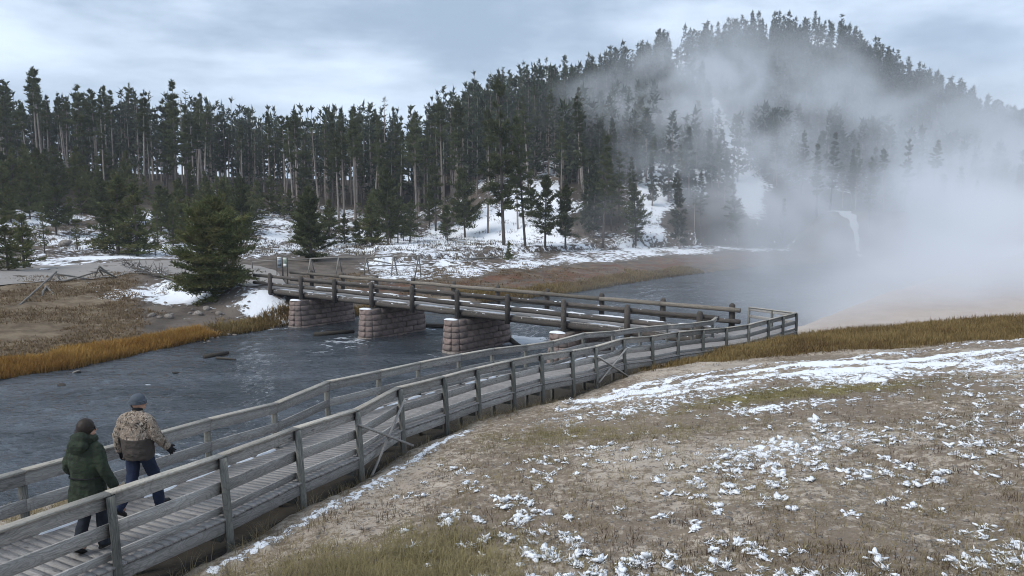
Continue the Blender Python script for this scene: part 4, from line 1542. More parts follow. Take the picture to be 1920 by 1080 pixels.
M_SIGN1 = flat('faded_blue_notice', (0.42, 0.46, 0.52), 0.5, .3, 5)
M_SIGN2 = flat('faded_green_map', (0.30, 0.38, 0.30), 0.5, .35, 6)
M_SIGNF = flat('dark_sign_post', (0.06, 0.05, 0.045), 0.7)
M_WHITE = flat('white_print', (0.75, 0.76, 0.76), 0.6, .1)
M_INK = flat('dark_print', (0.10, 0.12, 0.14), 0.6, .2)
for (px, top, w_, hgt, mp, lab) in [(523.5, 482, .50, 1.15, M_SIGN1, 'upright notice board with pale blue panel and white header at the bridge end'),
                                    (534.0, 483, .48, 1.05, M_SIGN2, 'upright notice board with pale green panel at the bridge end')]:
    Y = 80.0
    tp = at(px, top, Y)
    zg = float(far_h(tp[0:1], tp[1:2])[0])
    H_ = tp[2] - zg
    root = empty('notice_board', (tp[0], tp[1], zg), math.radians(12 if px < 530 else -14))
    tag(root, lab, 'sign')
    for sx in (-1, 1):
        mb = MB()
        mb.box((sx * (w_ / 2 + .03), 0, H_ / 2 - .15), (.08, .08, H_ + .3))
        obj('sign_post', mb.mesh('p'), M_SIGNF, root)
    mb = MB()
    mb.box((0, 0, H_ - hgt / 2), (w_, .05, hgt))
    pn = obj('panel', mb.mesh('p'), mp, root)
    mb = MB()
    mb.box((0, -.03, H_ - .10), (w_ - .04, .012, .16 if mp is M_SIGN1 else .08))
    obj('header', mb.mesh('h'), M_WHITE, pn)
    mb = MB()
    for k in range(6):
        mb.box((-.03 * (k % 2), -.03, H_ - .30 - k * .055), (w_ - .14 - .05 * (k % 2), .01, .018))
    obj('print_lines', mb.mesh('h'), M_INK, pn)
    mb = MB()
    mb.box((0, -.03, H_ - .82), (w_ - .12, .01, .28))
    obj('picture', mb.mesh('h'), M_WHITE if mp is M_SIGN2 else M_INK, pn)

# fallen dead tree with its tangle of branches
a, b = hit_far(250, 512) + [0, 0, .55], hit_far(366, 540) + [0, 0, .35]
root = empty('fallen_tree', tuple((a + b) / 2 - [0, 0, .4]))
tag(root, 'fallen dead tree with tangled bare branches between road and big pine', 'dead tree')
M, L = frame(a, b)
mb = MB()
xs = np.linspace(-L / 2, L / 2, 9)
mb.tube(np.stack([xs, .1 * np.sin(xs), .06 * np.cos(xs * 1.7)], 1), np.linspace(.13, .33, 9), 8)
put('trunk', mb.mesh('trunk', True), M, root, M_DEADWOOD)
mb = MB()
rr = np.random.default_rng(4)
ax_ = (a - b) / np.linalg.norm(a - b)
for _ in range(90):
    t = rr.uniform(-.25, .75)
    p = a - ax_ * L * np.clip(t, -.3, 1) * .8 + rr.normal(0, .15, 3)
    d = ax_ * rr.uniform(.1, .9) + rr.normal(0, .8, 3)
    d[2] = abs(d[2]) * .9
    d /= np.linalg.norm(d)
    l_ = rr.uniform(.5, 2.2) * (1 - .5 * max(t, 0))
    q1, q2 = p + d * l_ * .5, p + d * l_ + [0, 0, -.12 * l_]
    mb.tube([p, q1, q2], [.045, .028, .012], 4, cap=False)
    for _ in range(3):
        s0 = p + (q2 - p) * rr.uniform(.3, 1)
        e = rr.normal(0, 1, 3)
        e /= np.linalg.norm(e)
        mb.tube([s0, s0 + e * rr.uniform(.2, .6)], [.018, .008], 3, cap=False)
mb.V = [v - np.array(root.location) for v in mb.V]
tag(obj('branches', mb.mesh('branches'), M_DEADWOOD, root), kind='stuff')


def rock_mesh(seed, sub=2, flatten=.65):
    v, f = ico(sub)
    r = np.random.default_rng(seed)
    o = r.uniform(0, 50, 3)
    d = 1 + .55 * (fbm(v[:, 0] * 1.1 + o[0] + v[:, 2], v[:, 1] * 1.1 + o[1] - v[:, 2], seed) - .5) * 1.6 + .12 * (fbm(v[:, 0] * 4 + o[2], v[:, 1] * 4 + v[:, 2] * 4, seed + 1) - .5)
    for _ in range(5):                       # a few broken flats
        nrm = r.normal(0, 1, 3)
        nrm /= np.linalg.norm(nrm)
        k = v @ nrm
        d = np.where(k * d > .72, .72 / np.maximum(k, .3), d)
    V = v * d[:, None] * [1, r.uniform(.7, .95), flatten]
    return mesh_np('rock', V, [f], False)


RM = [rock_mesh(s) for s in range(7)]
for m_ in RM:
    m_.materials.append(M_ROCK)


def rock(p, size, label, group=None, k=None, name='rock', cat='rock'):
    o = obj(name, RM[rng.integers(7) if k is None else k], None)
    o.location = p
    o.scale = (size, size * rng.uniform(.7, 1.1), size * rng.uniform(.7, 1.0))
    o.rotation_euler = (rng.normal(0, .2), rng.normal(0, .2), rng.uniform(0, 6.28))
    return tag(o, label, cat, group)


for px, py, w_, lab in [(285, 597, 18, 'flat pale stone on the bare bank left of the big pine'), (300, 602, 14, 'small pale stone just right of the flat pale stone'), (317, 609, 20, 'upright rounded stone low on the bare bank'),
                        (371, 596, 22, 'large grey stone under the big olive pine'), (411, 596, 18, 'roundish pale stone between the large grey stone and the snow patch'), (389, 588, 26, 'long dark stone below the big olive pine trunk')]:
    p = hit_far(px, py)
    rock(tuple(p + [0, 0, .08]), w_ / F_PX * p[1] * .5, lab)
p = hit_far(120, 462)
rock(tuple(p + [0, 0, .35]), 1.05, 'round brown boulder on the snow beyond the road bend', k=2)
for k in range(34):
    px, py = rng.uniform(235, 470), rng.uniform(570, 622)
    p = hit_far(px, py)
    if poly_dist(p[0:1], p[1:2], W_FAR)[0] < .2:
        continue
    rock(tuple(p + [0, 0, .02]), rng.uniform(.1, .24), 'small stone scattered on the bare earth bank by the big pine', 'small stones on the bare bank')
for px, py, w_ in [(397, 634, 8), (392, 641, 8), (429, 628, 12), (440, 628, 9), (408, 633, 7), (384, 643, 6)]:
    p = onz(px, py, 0.03)
    rock(tuple(p), w_ / F_PX * p[1] * .6, 'pale stone at the water edge by the orange sedge', 'pale stones at the water edge')
for px, py, w_, lab in [(143, 699, 32, 'flat mossy rock awash near the orange sedge'), (117, 722, 20, 'dark rock breaking the river surface nearest the couple'), (330, 699, 24, 'dark low rock with a white ripple in mid river'), (955, 637, 22, 'white edged rock in the rapids beside the third pier')]:
    p = onz(px, py, 0.0)
    o = rock(tuple(p), w_ / F_PX * p[1] * .5, lab)
    o.scale[2] *= .35
    o.data = o.data.copy()
    o.data.materials[0] = M_DRIFT if 'dark' in lab else M_ROCK
for a, b, r_, lab in [((383, 670), (428, 661), .16, 'dark driftwood snag in mid river before the bridge'), ((406, 671), (442, 674), .07, 'thin dark stick floating below the driftwood snag'),
                      ((784, 612), (842, 611), .22, 'dark log caught in the water between two piers'), ((588, 628), (664, 621), .17, 'dark log lying in the water beside the second pier'),
                      ((935, 622), (975, 650), .2, 'pale log leaning in the rapids beside the nearest visible pier')]:
    pa_, pb_ = onz(*a, 0.05), onz(*b, 0.12)
    M, L = frame(pa_, pb_)
    tag(obj('driftwood', log_mesh(L, r_, 9, 7, .5), M_DRIFT, mat=M), lab, 'driftwood')

# rock outcrop on the hill top
pk = at(1560, 104, 401)
v, f = ico(3)
sg = np.sign(v) * np.abs(v) ** .6
V = sg * np.array([13.5, 9, 7.0]) + (np.stack([fbm(v[:, 0] * 3 + k * 7, v[:, 1] * 3 + v[:, 2] * 3, 40 + k) for k in range(3)], 1) - .5) * 5
o = obj('rock_outcrop', mesh_np('rock_outcrop', V, [f], False), M_DARKROCK)
o.location = tuple(pk + [0, 4, -5.5])
tag(o, 'dark square rock outcrop on the summit of the misty hill', 'rock outcrop')

# white mineral runoff streaks on the far bluff
M_RUN = flat('pale_runoff_crust', (0.52, 0.53, 0.54), 0.6, .1, 2)
for cx, lab in [(1600, 'white runoff streak fanning down the steaming bluff'), (1820, 'short white runoff streak at the right of the steaming bluff')]:
    V = []
    pts = [(cx - 34, 390), (cx - 4, 396), (cx + 6, 414), (cx + 10, 440), (cx + 16, 468)]
    wd = [2.4, 1.0, .4, .35, .6]
    for k in range(25):
        t = k / 24 * 4
        i0 = min(int(t), 3)
        px = pts[i0][0] * (1 - t + i0) + pts[i0 + 1][0] * (t - i0)
        Y = 160.5 - 12.5 * (k / 24)
        x = (px - 960) / F_PX * Y
        ww = (wd[i0] * (1 - t + i0) + wd[i0 + 1] * (t - i0)) * (1 + .3 * math.sin(k * 1.7))
        for s in np.linspace(-1, 1, 5):
            xx = x + s * ww
            V.append((xx, Y, float(far_h(np.array([xx]), np.array([Y]))[0]) + .12 + .08 * (1 - s * s)))
    i, j = np.meshgrid(np.arange(24), np.arange(4), indexing='ij')
    q = np.stack([i * 5 + j, i * 5 + j + 1, (i + 1) * 5 + j + 1, (i + 1) * 5 + j], -1).reshape(-1, 4)[:, ::-1]
    tag(obj('runoff', mesh_np('runoff', V, [q], True), M_RUN), lab, 'runoff', kind='structure')


# ------------------------------------------------------------------ grass, twigs, snow clumps, pebbles
def blade_mesh(name, B, ln, wd, lean, az, tint, droop=.5):
    """two-piece bent blades; all arguments are arrays over the blades"""
    n_ = len(B)
    d = np.stack([np.cos(az), np.sin(az), np.zeros(n_)], 1)
    s = np.stack([-np.sin(az), np.cos(az), np.zeros(n_)], 1)
    upv = np.array([0, 0, 1.0])
    L = ln[:, None]
    m1 = B + upv * L * .55 * np.cos(lean)[:, None] + d * L * .55 * np.sin(lean)[:, None]
    l2 = lean + droop
    tp = m1 + upv * L * .5 * np.cos(l2)[:, None] + d * L * .5 * np.sin(l2)[:, None]
    w_ = wd[:, None] * .5
    V = np.stack([B - s * w_, B + s * w_, m1 - s * w_ * .8, m1 + s * w_ * .8, tp], 1).reshape(-1, 3)
    o = np.arange(n_)[:, None] * 5
    q = o + np.array([[0, 1, 3, 2]])
    t = o + np.array([[2, 3, 4]])
    return mesh_np(name, V, [q, t], False, {'tint': np.repeat(np.clip(tint, 0, 1), 5), 'tip': np.tile([0, 0, .5, .5, 1.0], n_)})


def tufts(P, per, spread, ln, wd, lean_sd, r, hf=near_h, droop=.5, lean_bias=None):
    """blades of all tufts: P (n,2) centres"""
    n_ = len(P)
    k = np.repeat(np.arange(n_), per)
    m = len(k)
    off = r.normal(0, 1, (m, 2)) * np.broadcast_to(np.asarray(spread), (n_,))[k][:, None]
    xy = P[k] + off
    B = np.stack([xy[:, 0], xy[:, 1], hf(xy[:, 0], xy[:, 1]) - .01], 1)
    tl = (.55 * r.uniform(0, 1, n_) + .75 * (fbm(P[:, 0] * .45, P[:, 1] * .45, 7) - .5) * 1.6 + .22)[k]
    L = np.broadcast_to(np.asarray(ln), (n_,))[k] * r.uniform(.5, 1.2, m)
    az = np.arctan2(off[:, 1], off[:, 0]) + r.normal(0, .6, m)
    lean = np.abs(r.normal(0, lean_sd, m)) + .1
    return B, L, np.full(m, wd) * r.uniform(.6, 1.3, m), lean, az, tl * .6 + r.uniform(0, .4, m)


def scatter(n_, y0, y1, r, dens, x0=-60, x1=1990):
    out = []
    while len(out) < n_:
        px = r.uniform(x0, x1, 4000)
        Y = y0 * (y1 / y0) ** r.uniform(0, 1, 4000)
        x = (px - 960) / F_PX * Y
        k = r.uniform(0, 1, 4000) < dens(x, Y, px)
        out.extend(np.stack([x, Y], 1)[k].tolist())
    return np.array(out[:n_])


r = np.random.default_rng(77)
land = lambda x, y: sstep(-poly_dist(x, y, NEAR_XY), .25, .7)
# straw tufts
P = scatter(2600, 6.5, 31, r, lambda x, y, px: land(x, y) * (1 - .9 * near_brown(x, y)) * (.15 + .85 * sstep(fbm(x * .5, y * .5, 61), .42, .62)))
b1 = tufts(P, 15, .05, r.uniform(.07, .2, len(P)), .0065, .75, r)
P = scatter(4300, 6.5, 26, r, lambda x, y, px: land(x, y) * (1 - .9 * near_brown(x, y)) * (.12 + .88 * sstep(fbm(x * .9 + 5, y * .9, 65), .46, .6)))
b2 = tufts(P, 12, .075, r.uniform(.03, .10, len(P)), .007, 1.0, r)
me = blade_mesh('straw_grass', *[np.concatenate([a_, b_]) for a_, b_ in zip(b1, b2)], droop=.6)
me.materials.append(M_STRAW)
tag(obj('straw_grass', me), 'dry straw grass tufts over the sandy slope', 'grass', kind='stuff')
# olive grass beds
P = scatter(1150, 7, 23, r, lambda x, y, px: land(x, y) * np.clip(near_grass(x, y) * 1.5 - .25 + .5 * (fbm(x * 2, y * 2, 13) - .5), 0, 1))
me = blade_mesh('olive_grass', *tufts(P, 30, .11, r.uniform(.07, .19, len(P)) * (1 + .7 * (P[:, 1] < 12)), .006, .7, r), droop=.95)
me.materials.append(M_GREENG)
tag(obj('olive_grass', me), 'olive green grass patches among the sand near the snow', 'grass', kind='stuff')
# pale long grass along the boardwalk's edge and on the bank behind it
e1 = []
for i in range(2, 14):
    for _ in range(9 if i not in (7, 8, 9) else 22):
        t = r.uniform(0, 1)
        q_ = lerp(NEAR_XY[i], NEAR_XY[i + 1], t) + lerp(NOUT[i], NOUT[i + 1], t) * abs(r.normal(.12, .22))
        e1.append(q_)
P = np.array(e1)
b1 = tufts(P, 14, .06, r.uniform(.16, .42, len(P)), .007, .7, r, droop=.9)
P = scatter(1900, 9, 24, r, lambda x, y, px: ((poly_dist(x, y, NEAR_XY) > 2.2) & (-poly_dist(x, y, W_NEAR) > .4)) * .9, -300, 900)
b2 = tufts(P, 16, .08, r.uniform(.12, .34, len(P)), .012, .6, r)
me = blade_mesh('pale_grass', *[np.concatenate([a_, b_]) for a_, b_ in zip(b1, b2)])
me.materials.append(M_STRAW)
tag(obj('pale_grass', me), 'pale frosted grass along both edges of the boardwalk', 'grass', kind='stuff')
# brown sedge on the rise by the landing
P = scatter(5200, 26, 47, r, lambda x, y, px: near_brown(x, y), 1080, 2050)
me = blade_mesh('brown_sedge', *tufts(P, 11, .16, r.uniform(.14, .36, len(P)), .02, .4, r), droop=.4)
me.materials.append(M_BROWNG)
tag(obj('brown_sedge', me), 'brown and olive sedge on the rise beside the bridge landing', 'grass', kind='stuff')
# dark twigs
P = scatter(1500, 6.8, 31, r, lambda x, y, px: land(x, y) * (1 - .8 * near_brown(x, y)) * (.1 + .9 * sstep(fbm(x * .4 + 9, y * .4, 67), .45, .6)))
me = blade_mesh('brown_twigs', *tufts(P, 9, .05, r.uniform(.06, .16, len(P)), .007, .5, r), droop=.15)
me.materials.append(M_TWIG)
tag(obj('brown_twigs', me), 'small dark brown twiggy weeds on the sand', 'weeds', kind='stuff')
# snow clumps lying on low tufts
P = scatter(1050, 6.6, 25, r, lambda x, y, px: land(x, y) * sstep(-poly_dist(x, y, NEAR_XY), .5, 1.4) * (.06 + .94 * sstep(px, 700, 1250)) * (.10 + .90 * sstep(fbm(x * .5 + 4, y * .5, 83), .44, .62)))
b1 = tufts(P, 22, .06, r.uniform(.07, .15, len(P)), .008, .9, r, droop=.8)
me = blade_mesh('tuft_grass', *b1)
me.materials.append(M_GREENG)
tag(obj('tuft_grass', me), 'low tufts of grass under the snow clumps', 'grass', kind='stuff')
VV, FF, nv = [], [], 0
for (x, y) in P:
    z = float(near_h(np.array([x]), np.array([y]))[0])
    big = r.uniform(.5, 1.65)
    n_ = int(r.integers(5, 14) * (1 if y < 13 else .6))
    a0, el_ = r.uniform(0, 6.28), r.uniform(.3, 1.0)
    for k in range(n_):
        v, f = ico(1)
        L_ = min(.012 + r.exponential(.011), .045) * big
        S = np.array([L_ * r.uniform(1.0, 1.9), L_ * r.uniform(.6, 1.0), L_ * r.uniform(.25, .5)])
        nzv = 1 + 1.1 * (fbm(v[:, 0] * 2.1 + k * 3 + x, v[:, 1] * 2.1 + v[:, 2] * 2.1 + y, 7 + k, 3) - .5)
        rad_ = abs(r.normal(0, .062)) * big
        th = r.uniform(0, 6.28)
        dd = np.array([rad_ * math.cos(th), rad_ * math.sin(th) * el_])
        dd = np.array([dd[0] * math.cos(a0) - dd[1] * math.sin(a0), dd[0] * math.sin(a0) + dd[1] * math.cos(a0)])
        a = th + a0 + r.normal(0, .35)
        tilt = r.normal(.15, .4)
        R = np.array([[math.cos(a), -math.sin(a), 0], [math.sin(a), math.cos(a), 0], [0, 0, 1]]) @ np.array([[math.cos(tilt), 0, -math.sin(tilt)], [0, 1, 0], [math.sin(tilt), 0, math.cos(tilt)]])
        VV.append((v * nzv[:, None] * S) @ R.T + [x + dd[0], y + dd[1], z + max(.004, (.055 - rad_ * .4) * big * r.uniform(.3, 1))])
        FF.append(f + nv)
        nv += len(v)
sb = tufts(P, 15, .035, r.uniform(.03, .10, len(P)) * (.7 + .5 * r.uniform(0, 1, len(P))), .013, 1.15, r)
sb[0][:, 2] += .02
me = blade_mesh('snowy_blades', *sb[:3], np.clip(sb[3], .95, 1.45), *sb[4:], droop=.05)
me.materials.append(M_SNOW)
tag(obj('snowy_blades', me), 'snow lying along bent grass blades on the slope', 'snow', kind='stuff')
tag(obj('snow_clumps', mesh_np('snow_clumps', np.concatenate(VV), [np.concatenate(FF)], True), M_SNOW), 'small clumps of snow caught on the low tufts', 'snow', kind='stuff')
# pebbles
P = scatter(9000, 6.4, 18, r, lambda x, y, px: land(x, y))
cube = np.array([[a, b, c] for a in (-1, 1) for b in (-1, 1) for c in (-1, 1)], float)
S = np.abs(r.normal(.012, .008, (len(P), 1, 1))) + .004
V = cube[None] * r.uniform(.5, 1.0, (len(P), 8, 3)) * S
V[:, :, 2] *= .6
V += np.concatenate([P, near_h(P[:, 0], P[:, 1])[:, None]], 1)[:, None, :]
F = (np.arange(len(P))[:, None, None] * 8 + np.array([[0, 1, 3, 2], [4, 6, 7, 5], [0, 4, 5, 1], [2, 3, 7, 6], [0, 2, 6, 4], [1, 5, 7, 3]])[None]).reshape(-1, 4)
tag(obj('pebbles', mesh_np('pebbles', V.reshape(-1, 3), [F]), M_ROCK), 'fine gravel strewn over the sandy slope', 'gravel', kind='stuff')

# sedge along the far water edge
def along(poly, pxs, n_, smax_, r):
    pts = np.array([onz(px, py, 0)[:2] for px, py in pxs])
    seg = np.linalg.norm(np.diff(pts, axis=0), axis=1)
    cum = np.concatenate([[0], np.cumsum(seg)])
    t = r.uniform(0, cum[-1], n_)
    xy = np.stack([np.interp(t, cum, pts[:, 0]), np.interp(t, cum, pts[:, 1])], 1)
    i = np.clip(np.searchsorted(cum, t) - 1, 0, len(seg) - 1)
    d = np.diff(pts, axis=0)[i] / seg[i][:, None]
    nr = np.stack([-d[:, 1], d[:, 0]], 1)
    return xy + nr * (r.uniform(0, 1, n_) ** 1.4 * smax_ * (.6 + .8 * vnoise(t * .4, t * 0, 5)))[:, None], t


fh = lambda x, y: np.maximum(far_h(x, y), 0.0)
P, t = along(W_FAR, [(-300, 748), (0, 710), (140, 690), (250, 665), (330, 648), (404, 632)], 4600, 2.6, r)
lo_ = .55 * (.7 + .6 * vnoise(t * .35, t * 0 + 3, 8))
me = blade_mesh('orange_sedge', *tufts(P, 7, .16, lo_, .05, .3, r, fh), droop=.35)
me.materials.append(M_ORANGE)
tag(obj('orange_sedge', me), 'band of orange sedge along the far water edge on the left', 'sedge', kind='stuff')
P1, t1 = along(W_FAR, [(418, 630), (470, 622), (530, 612), (600, 602), (665, 592), (780, 583)], 1300, 1.6, r)
P2, t2 = along(W_FAR, [(900, 568), (1060, 551), (1130, 539), (1250, 520), (1320, 512)], 3000, 3.8, r)
Pm = np.concatenate([P1, P2])
me = blade_mesh('tan_sedge', *tufts(Pm, 7, .18, .55, .055, .3, r, fh), droop=.35)
me.materials.append(M_BROWNG)
tag(obj('tan_sedge', me), 'brown green sedge at the far water edge by the bridge', 'sedge', kind='stuff')
# dry grass on the far field
def field(n_, px0, px1, y0, y1, cond):
    out = []
    while len(out) < n_:
        px, Y = r.uniform(px0, px1, 4000), r.uniform(y0, y1, 4000)
        x = (px - 960) / F_PX * Y
        s = poly_dist(x, Y, W_FAR)
        k = cond(x, Y, s, px)
        out.extend(np.stack([x, Y], 1)[k].tolist())
    return np.array(out[:n_])


P = np.concatenate([field(2600, -60, 430, 42, 84, lambda x, y, s, px: (s > 2.5) & (s < 34) & (fbm(x * .3, y * .3, 15) > .42) & ((px < 260) | (fbm(x * .2, y * .2, 19) > .55))),
                    field(1500, 560, 1300, 70, 112, lambda x, y, s, px: (s > 3) & (s < 22) & (fbm(x * .3, y * .3, 16) > .45))])
me = blade_mesh('field_grass', *tufts(P, 8, .28, r.uniform(.12, .34, len(P)), .06, .6, r, far_h), droop=.5)
me.materials.append(blades('field_grass', (0.11, 0.072, 0.042), (0.27, 0.20, 0.12)))
tag(obj('field_grass', me), 'dry brown grass on the far bank field', 'grass', kind='stuff')

# ------------------------------------------------------------------ the two walkers
M_SKIN = flat('skin', (0.42, 0.24, 0.17), 0.55, .08, 20)
M_DENIM = flat('dark_navy_denim', (0.018, 0.026, 0.055), 0.9, .4, 14)
M_BLACKJ = flat('dark_blue_grey_trousers', (0.022, 0.026, 0.036), 0.9, .4, 14)
M_GLOVE = flat('black_knit', (0.010, 0.010, 0.011), 0.85, .3, 30)
M_BOOT = flat('black_leather', (0.018, 0.017, 0.016), 0.5, .3, 25)
M_HAT = flat('slate_blue_knit', (0.085, 0.098, 0.118), 0.95, .25, 60, .6)
M_HAIR = flat('dark_brown_hair', (0.022, 0.014, 0.010), 0.6, .4, 40)
M_LENS = flat('dark_glasses', (0.01, 0.01, 0.01), 0.15, .1, 5, 0, .6)
M_PARKA, n = new_mat('dark_green_parka')
o_ = n.n('ShaderNodeTexCoord').outputs['Object']
c_ = n.mix(n.ramp(n.noise(o_, 5.0, 4, .6), .35, .65), (0.015, 0.021, 0.013), (0.027, 0.037, 0.021))
finish(n, c_, 0.85, n.math('ADD', n.noise(n.vmath('MULTIPLY', o_, (1, 1, 2.2)), 7.0, 4, .55), n.math('MULTIPLY', n.noise(o_, 60.0, 2), .15)), 0.7, 0.05)
M_CAMO, n = new_mat('camouflage_jacket')
o_ = n.n('ShaderNodeTexCoord').outputs['Object']
xyz = n.n('ShaderNodeSeparateXYZ', {0: o_})
g1 = n.noise(n.vmath('MULTIPLY', o_, (1.2, 1.2, .8)), 14.0, 5, .65, 1.2)
g2 = n.noise(n.vmath('MULTIPLY', o_, (1, 1, .6)), 22.0, 4, .6, 2.0)
c_ = n.mix(n.ramp(g1, .40, .50), (0.045, 0.034, 0.026), (0.25, 0.195, 0.15))
c_ = n.mix(n.ramp(g2, .54, .60), c_, (0.36, 0.31, 0.26))
c_ = n.mix(n.ramp(n.noise(o_, 30.0, 3, .6, 1.5), .60, .66), c_, (0.022, 0.018, 0.015))
body_ = n.math('MULTIPLY', n.math('LESS_THAN', xyz.outputs[2], 1.17), n.math('LESS_THAN', n.math('ABSOLUTE', xyz.outputs[0]), 0.272))
c_ = n.mix(body_, c_, n.mix(n.noise(o_, 9.0, 3), (0.052, 0.043, 0.037), (0.075, 0.063, 0.055)))
finish(n, c_, 0.9, n.noise(n.vmath('MULTIPLY', o_, (1, 1, 2.2)), 6.0, 4, .55), 0.7, 0.05)


def solid(name, parts, mats, parent, voxel=0.012, smooth=4, wrinkle=0.0):
    """parts: ('t', pts, radii) tubes and ('e', centre, radii) ellipsoids fused into one continuous surface"""
    mb = MB()
    for p in parts:
        if p[0] == 't':
            pts, rad = np.array(p[1], float), np.array(p[2], float)
            if len(pts) > 2 or True:
                k = 5 * (len(pts) - 1) + 1
                ti, to = np.arange(len(pts)), np.linspace(0, len(pts) - 1, k)
                pts = np.stack([np.interp(to, ti, pts[:, c]) for c in range(3)], 1)
                for _ in range(2):
                    pts[1:-1] = (pts[:-2] + 2 * pts[1:-1] + pts[2:]) / 4
                rad = np.stack([np.interp(to, ti, rad[:, c]) for c in range(2)], 1) if rad.ndim == 2 else np.interp(to, ti, rad)
            mb.tube(pts, rad, 14, upv=p[3] if len(p) > 3 else None)
        else:
            v, f = ico(3)
            R = np.eye(3)
            if len(p) > 3:
                R = np.array(Matrix.Rotation(p[3], 3, 'X'))
            mb.add((v * np.array(p[2])) @ R.T + np.array(p[1]), [f])
    o = obj(name, mb.mesh(name, True), mats, parent)
    m = o.modifiers.new('fuse', 'REMESH')
    m.mode, m.voxel_size, m.use_smooth_shade = 'VOXEL', voxel, True
    if smooth:
        m = o.modifiers.new('smooth', 'SMOOTH')
        m.factor, m.iterations = .5, smooth
    if wrinkle:
        tx = bpy.data.textures.get('folds') or bpy.data.textures.new('folds', 'CLOUDS')
        tx.noise_scale, tx.noise_depth = .11, 2
        m = o.modifiers.new('folds', 'DISPLACE')
        m.texture, m.strength, m.mid_level, m.texture_coords = tx, wrinkle, .5, 'LOCAL'
    return o


def hand(w, d, nrm, side, s=1.0, spread=.12, curl=.45, fat=1.0):
    """palm, four unequal bent fingers and a thumb leaving the side of the palm"""
    w, d, nrm = np.array(w, float), np.array(d, float), np.array(nrm, float)
    d /= np.linalg.norm(d)
    nrm = nrm - d * nrm.dot(d)
    nrm /= np.linalg.norm(nrm)
    lat = np.cross(nrm, d) * side          # towards the thumb
    P = [('t', [w - d * .02, w + d * .04 * s, w + d * .09 * s], np.array([(.028, .020), (.042, .019), (.040, .016)]) * s * fat, nrm)]
    for k, (o, l_) in enumerate(zip((.030, .010, -.010, -.029), (.075, .084, .078, .060))):
        b = w + d * .082 * s + lat * o * s
        dd = d + lat * (o * spread / .03)
        dd /= np.linalg.norm(dd)
        m1 = b + (dd * math.cos(curl * .5) + nrm * math.sin(curl * .5)) * l_ * .5 * s
        tp = m1 + (dd * math.cos(curl * 1.5) + nrm * math.sin(curl * 1.5)) * l_ * .5 * s
        P.append(('t', [b - dd * .015, b, m1, tp], np.array([.0105, .0105, .0095, .008]) * s * fat))
    b = w + d * .025 * s + lat * .034 * s
    td = d * .7 + lat * .75 + nrm * .3
    td /= np.linalg.norm(td)
    P.append(('t', [b - lat * .02, b, b + td * .035 * s, b + (td + d * .4) * .055 * s], np.array([.014, .0135, .0115, .009]) * s * fat))
    return P


def leg(hip, knee, ankle, r):
    return ('t', [hip, knee, ankle], r)


def foot(ank, yaw, pitch, s=1.0):
    """boot: toe direction from yaw (0 = forward), pitch > 0 lifts the heel"""
    d = np.array([math.sin(yaw) * math.cos(pitch), math.cos(yaw) * math.cos(pitch), -math.sin(pitch)])
    u = np.array([math.sin(yaw) * math.sin(pitch), math.cos(yaw) * math.sin(pitch), math.cos(pitch)])
    a = np.array(ank, float)
    base = a - u * .075 * s
    return [('t', [a + u * .13, a, base + u * .045], [.056 * s, .056 * s, .05 * s]),
            ('t', [base - d * .06 + u * .045, base + d * .03 + u * .05, base + d * .12 + u * .042, base + d * .20 + u * .034], np.array([(.040, .042), (.046, .048), (.048, .036), (.036, .026)]) * s, u),
            ('t', [base - d * .075 + u * .012, base + d * .05 + u * .012, base + d * .225 + u * .012], np.array([(.040, .013), (.046, .013), (.036, .013)]) * s, u)]


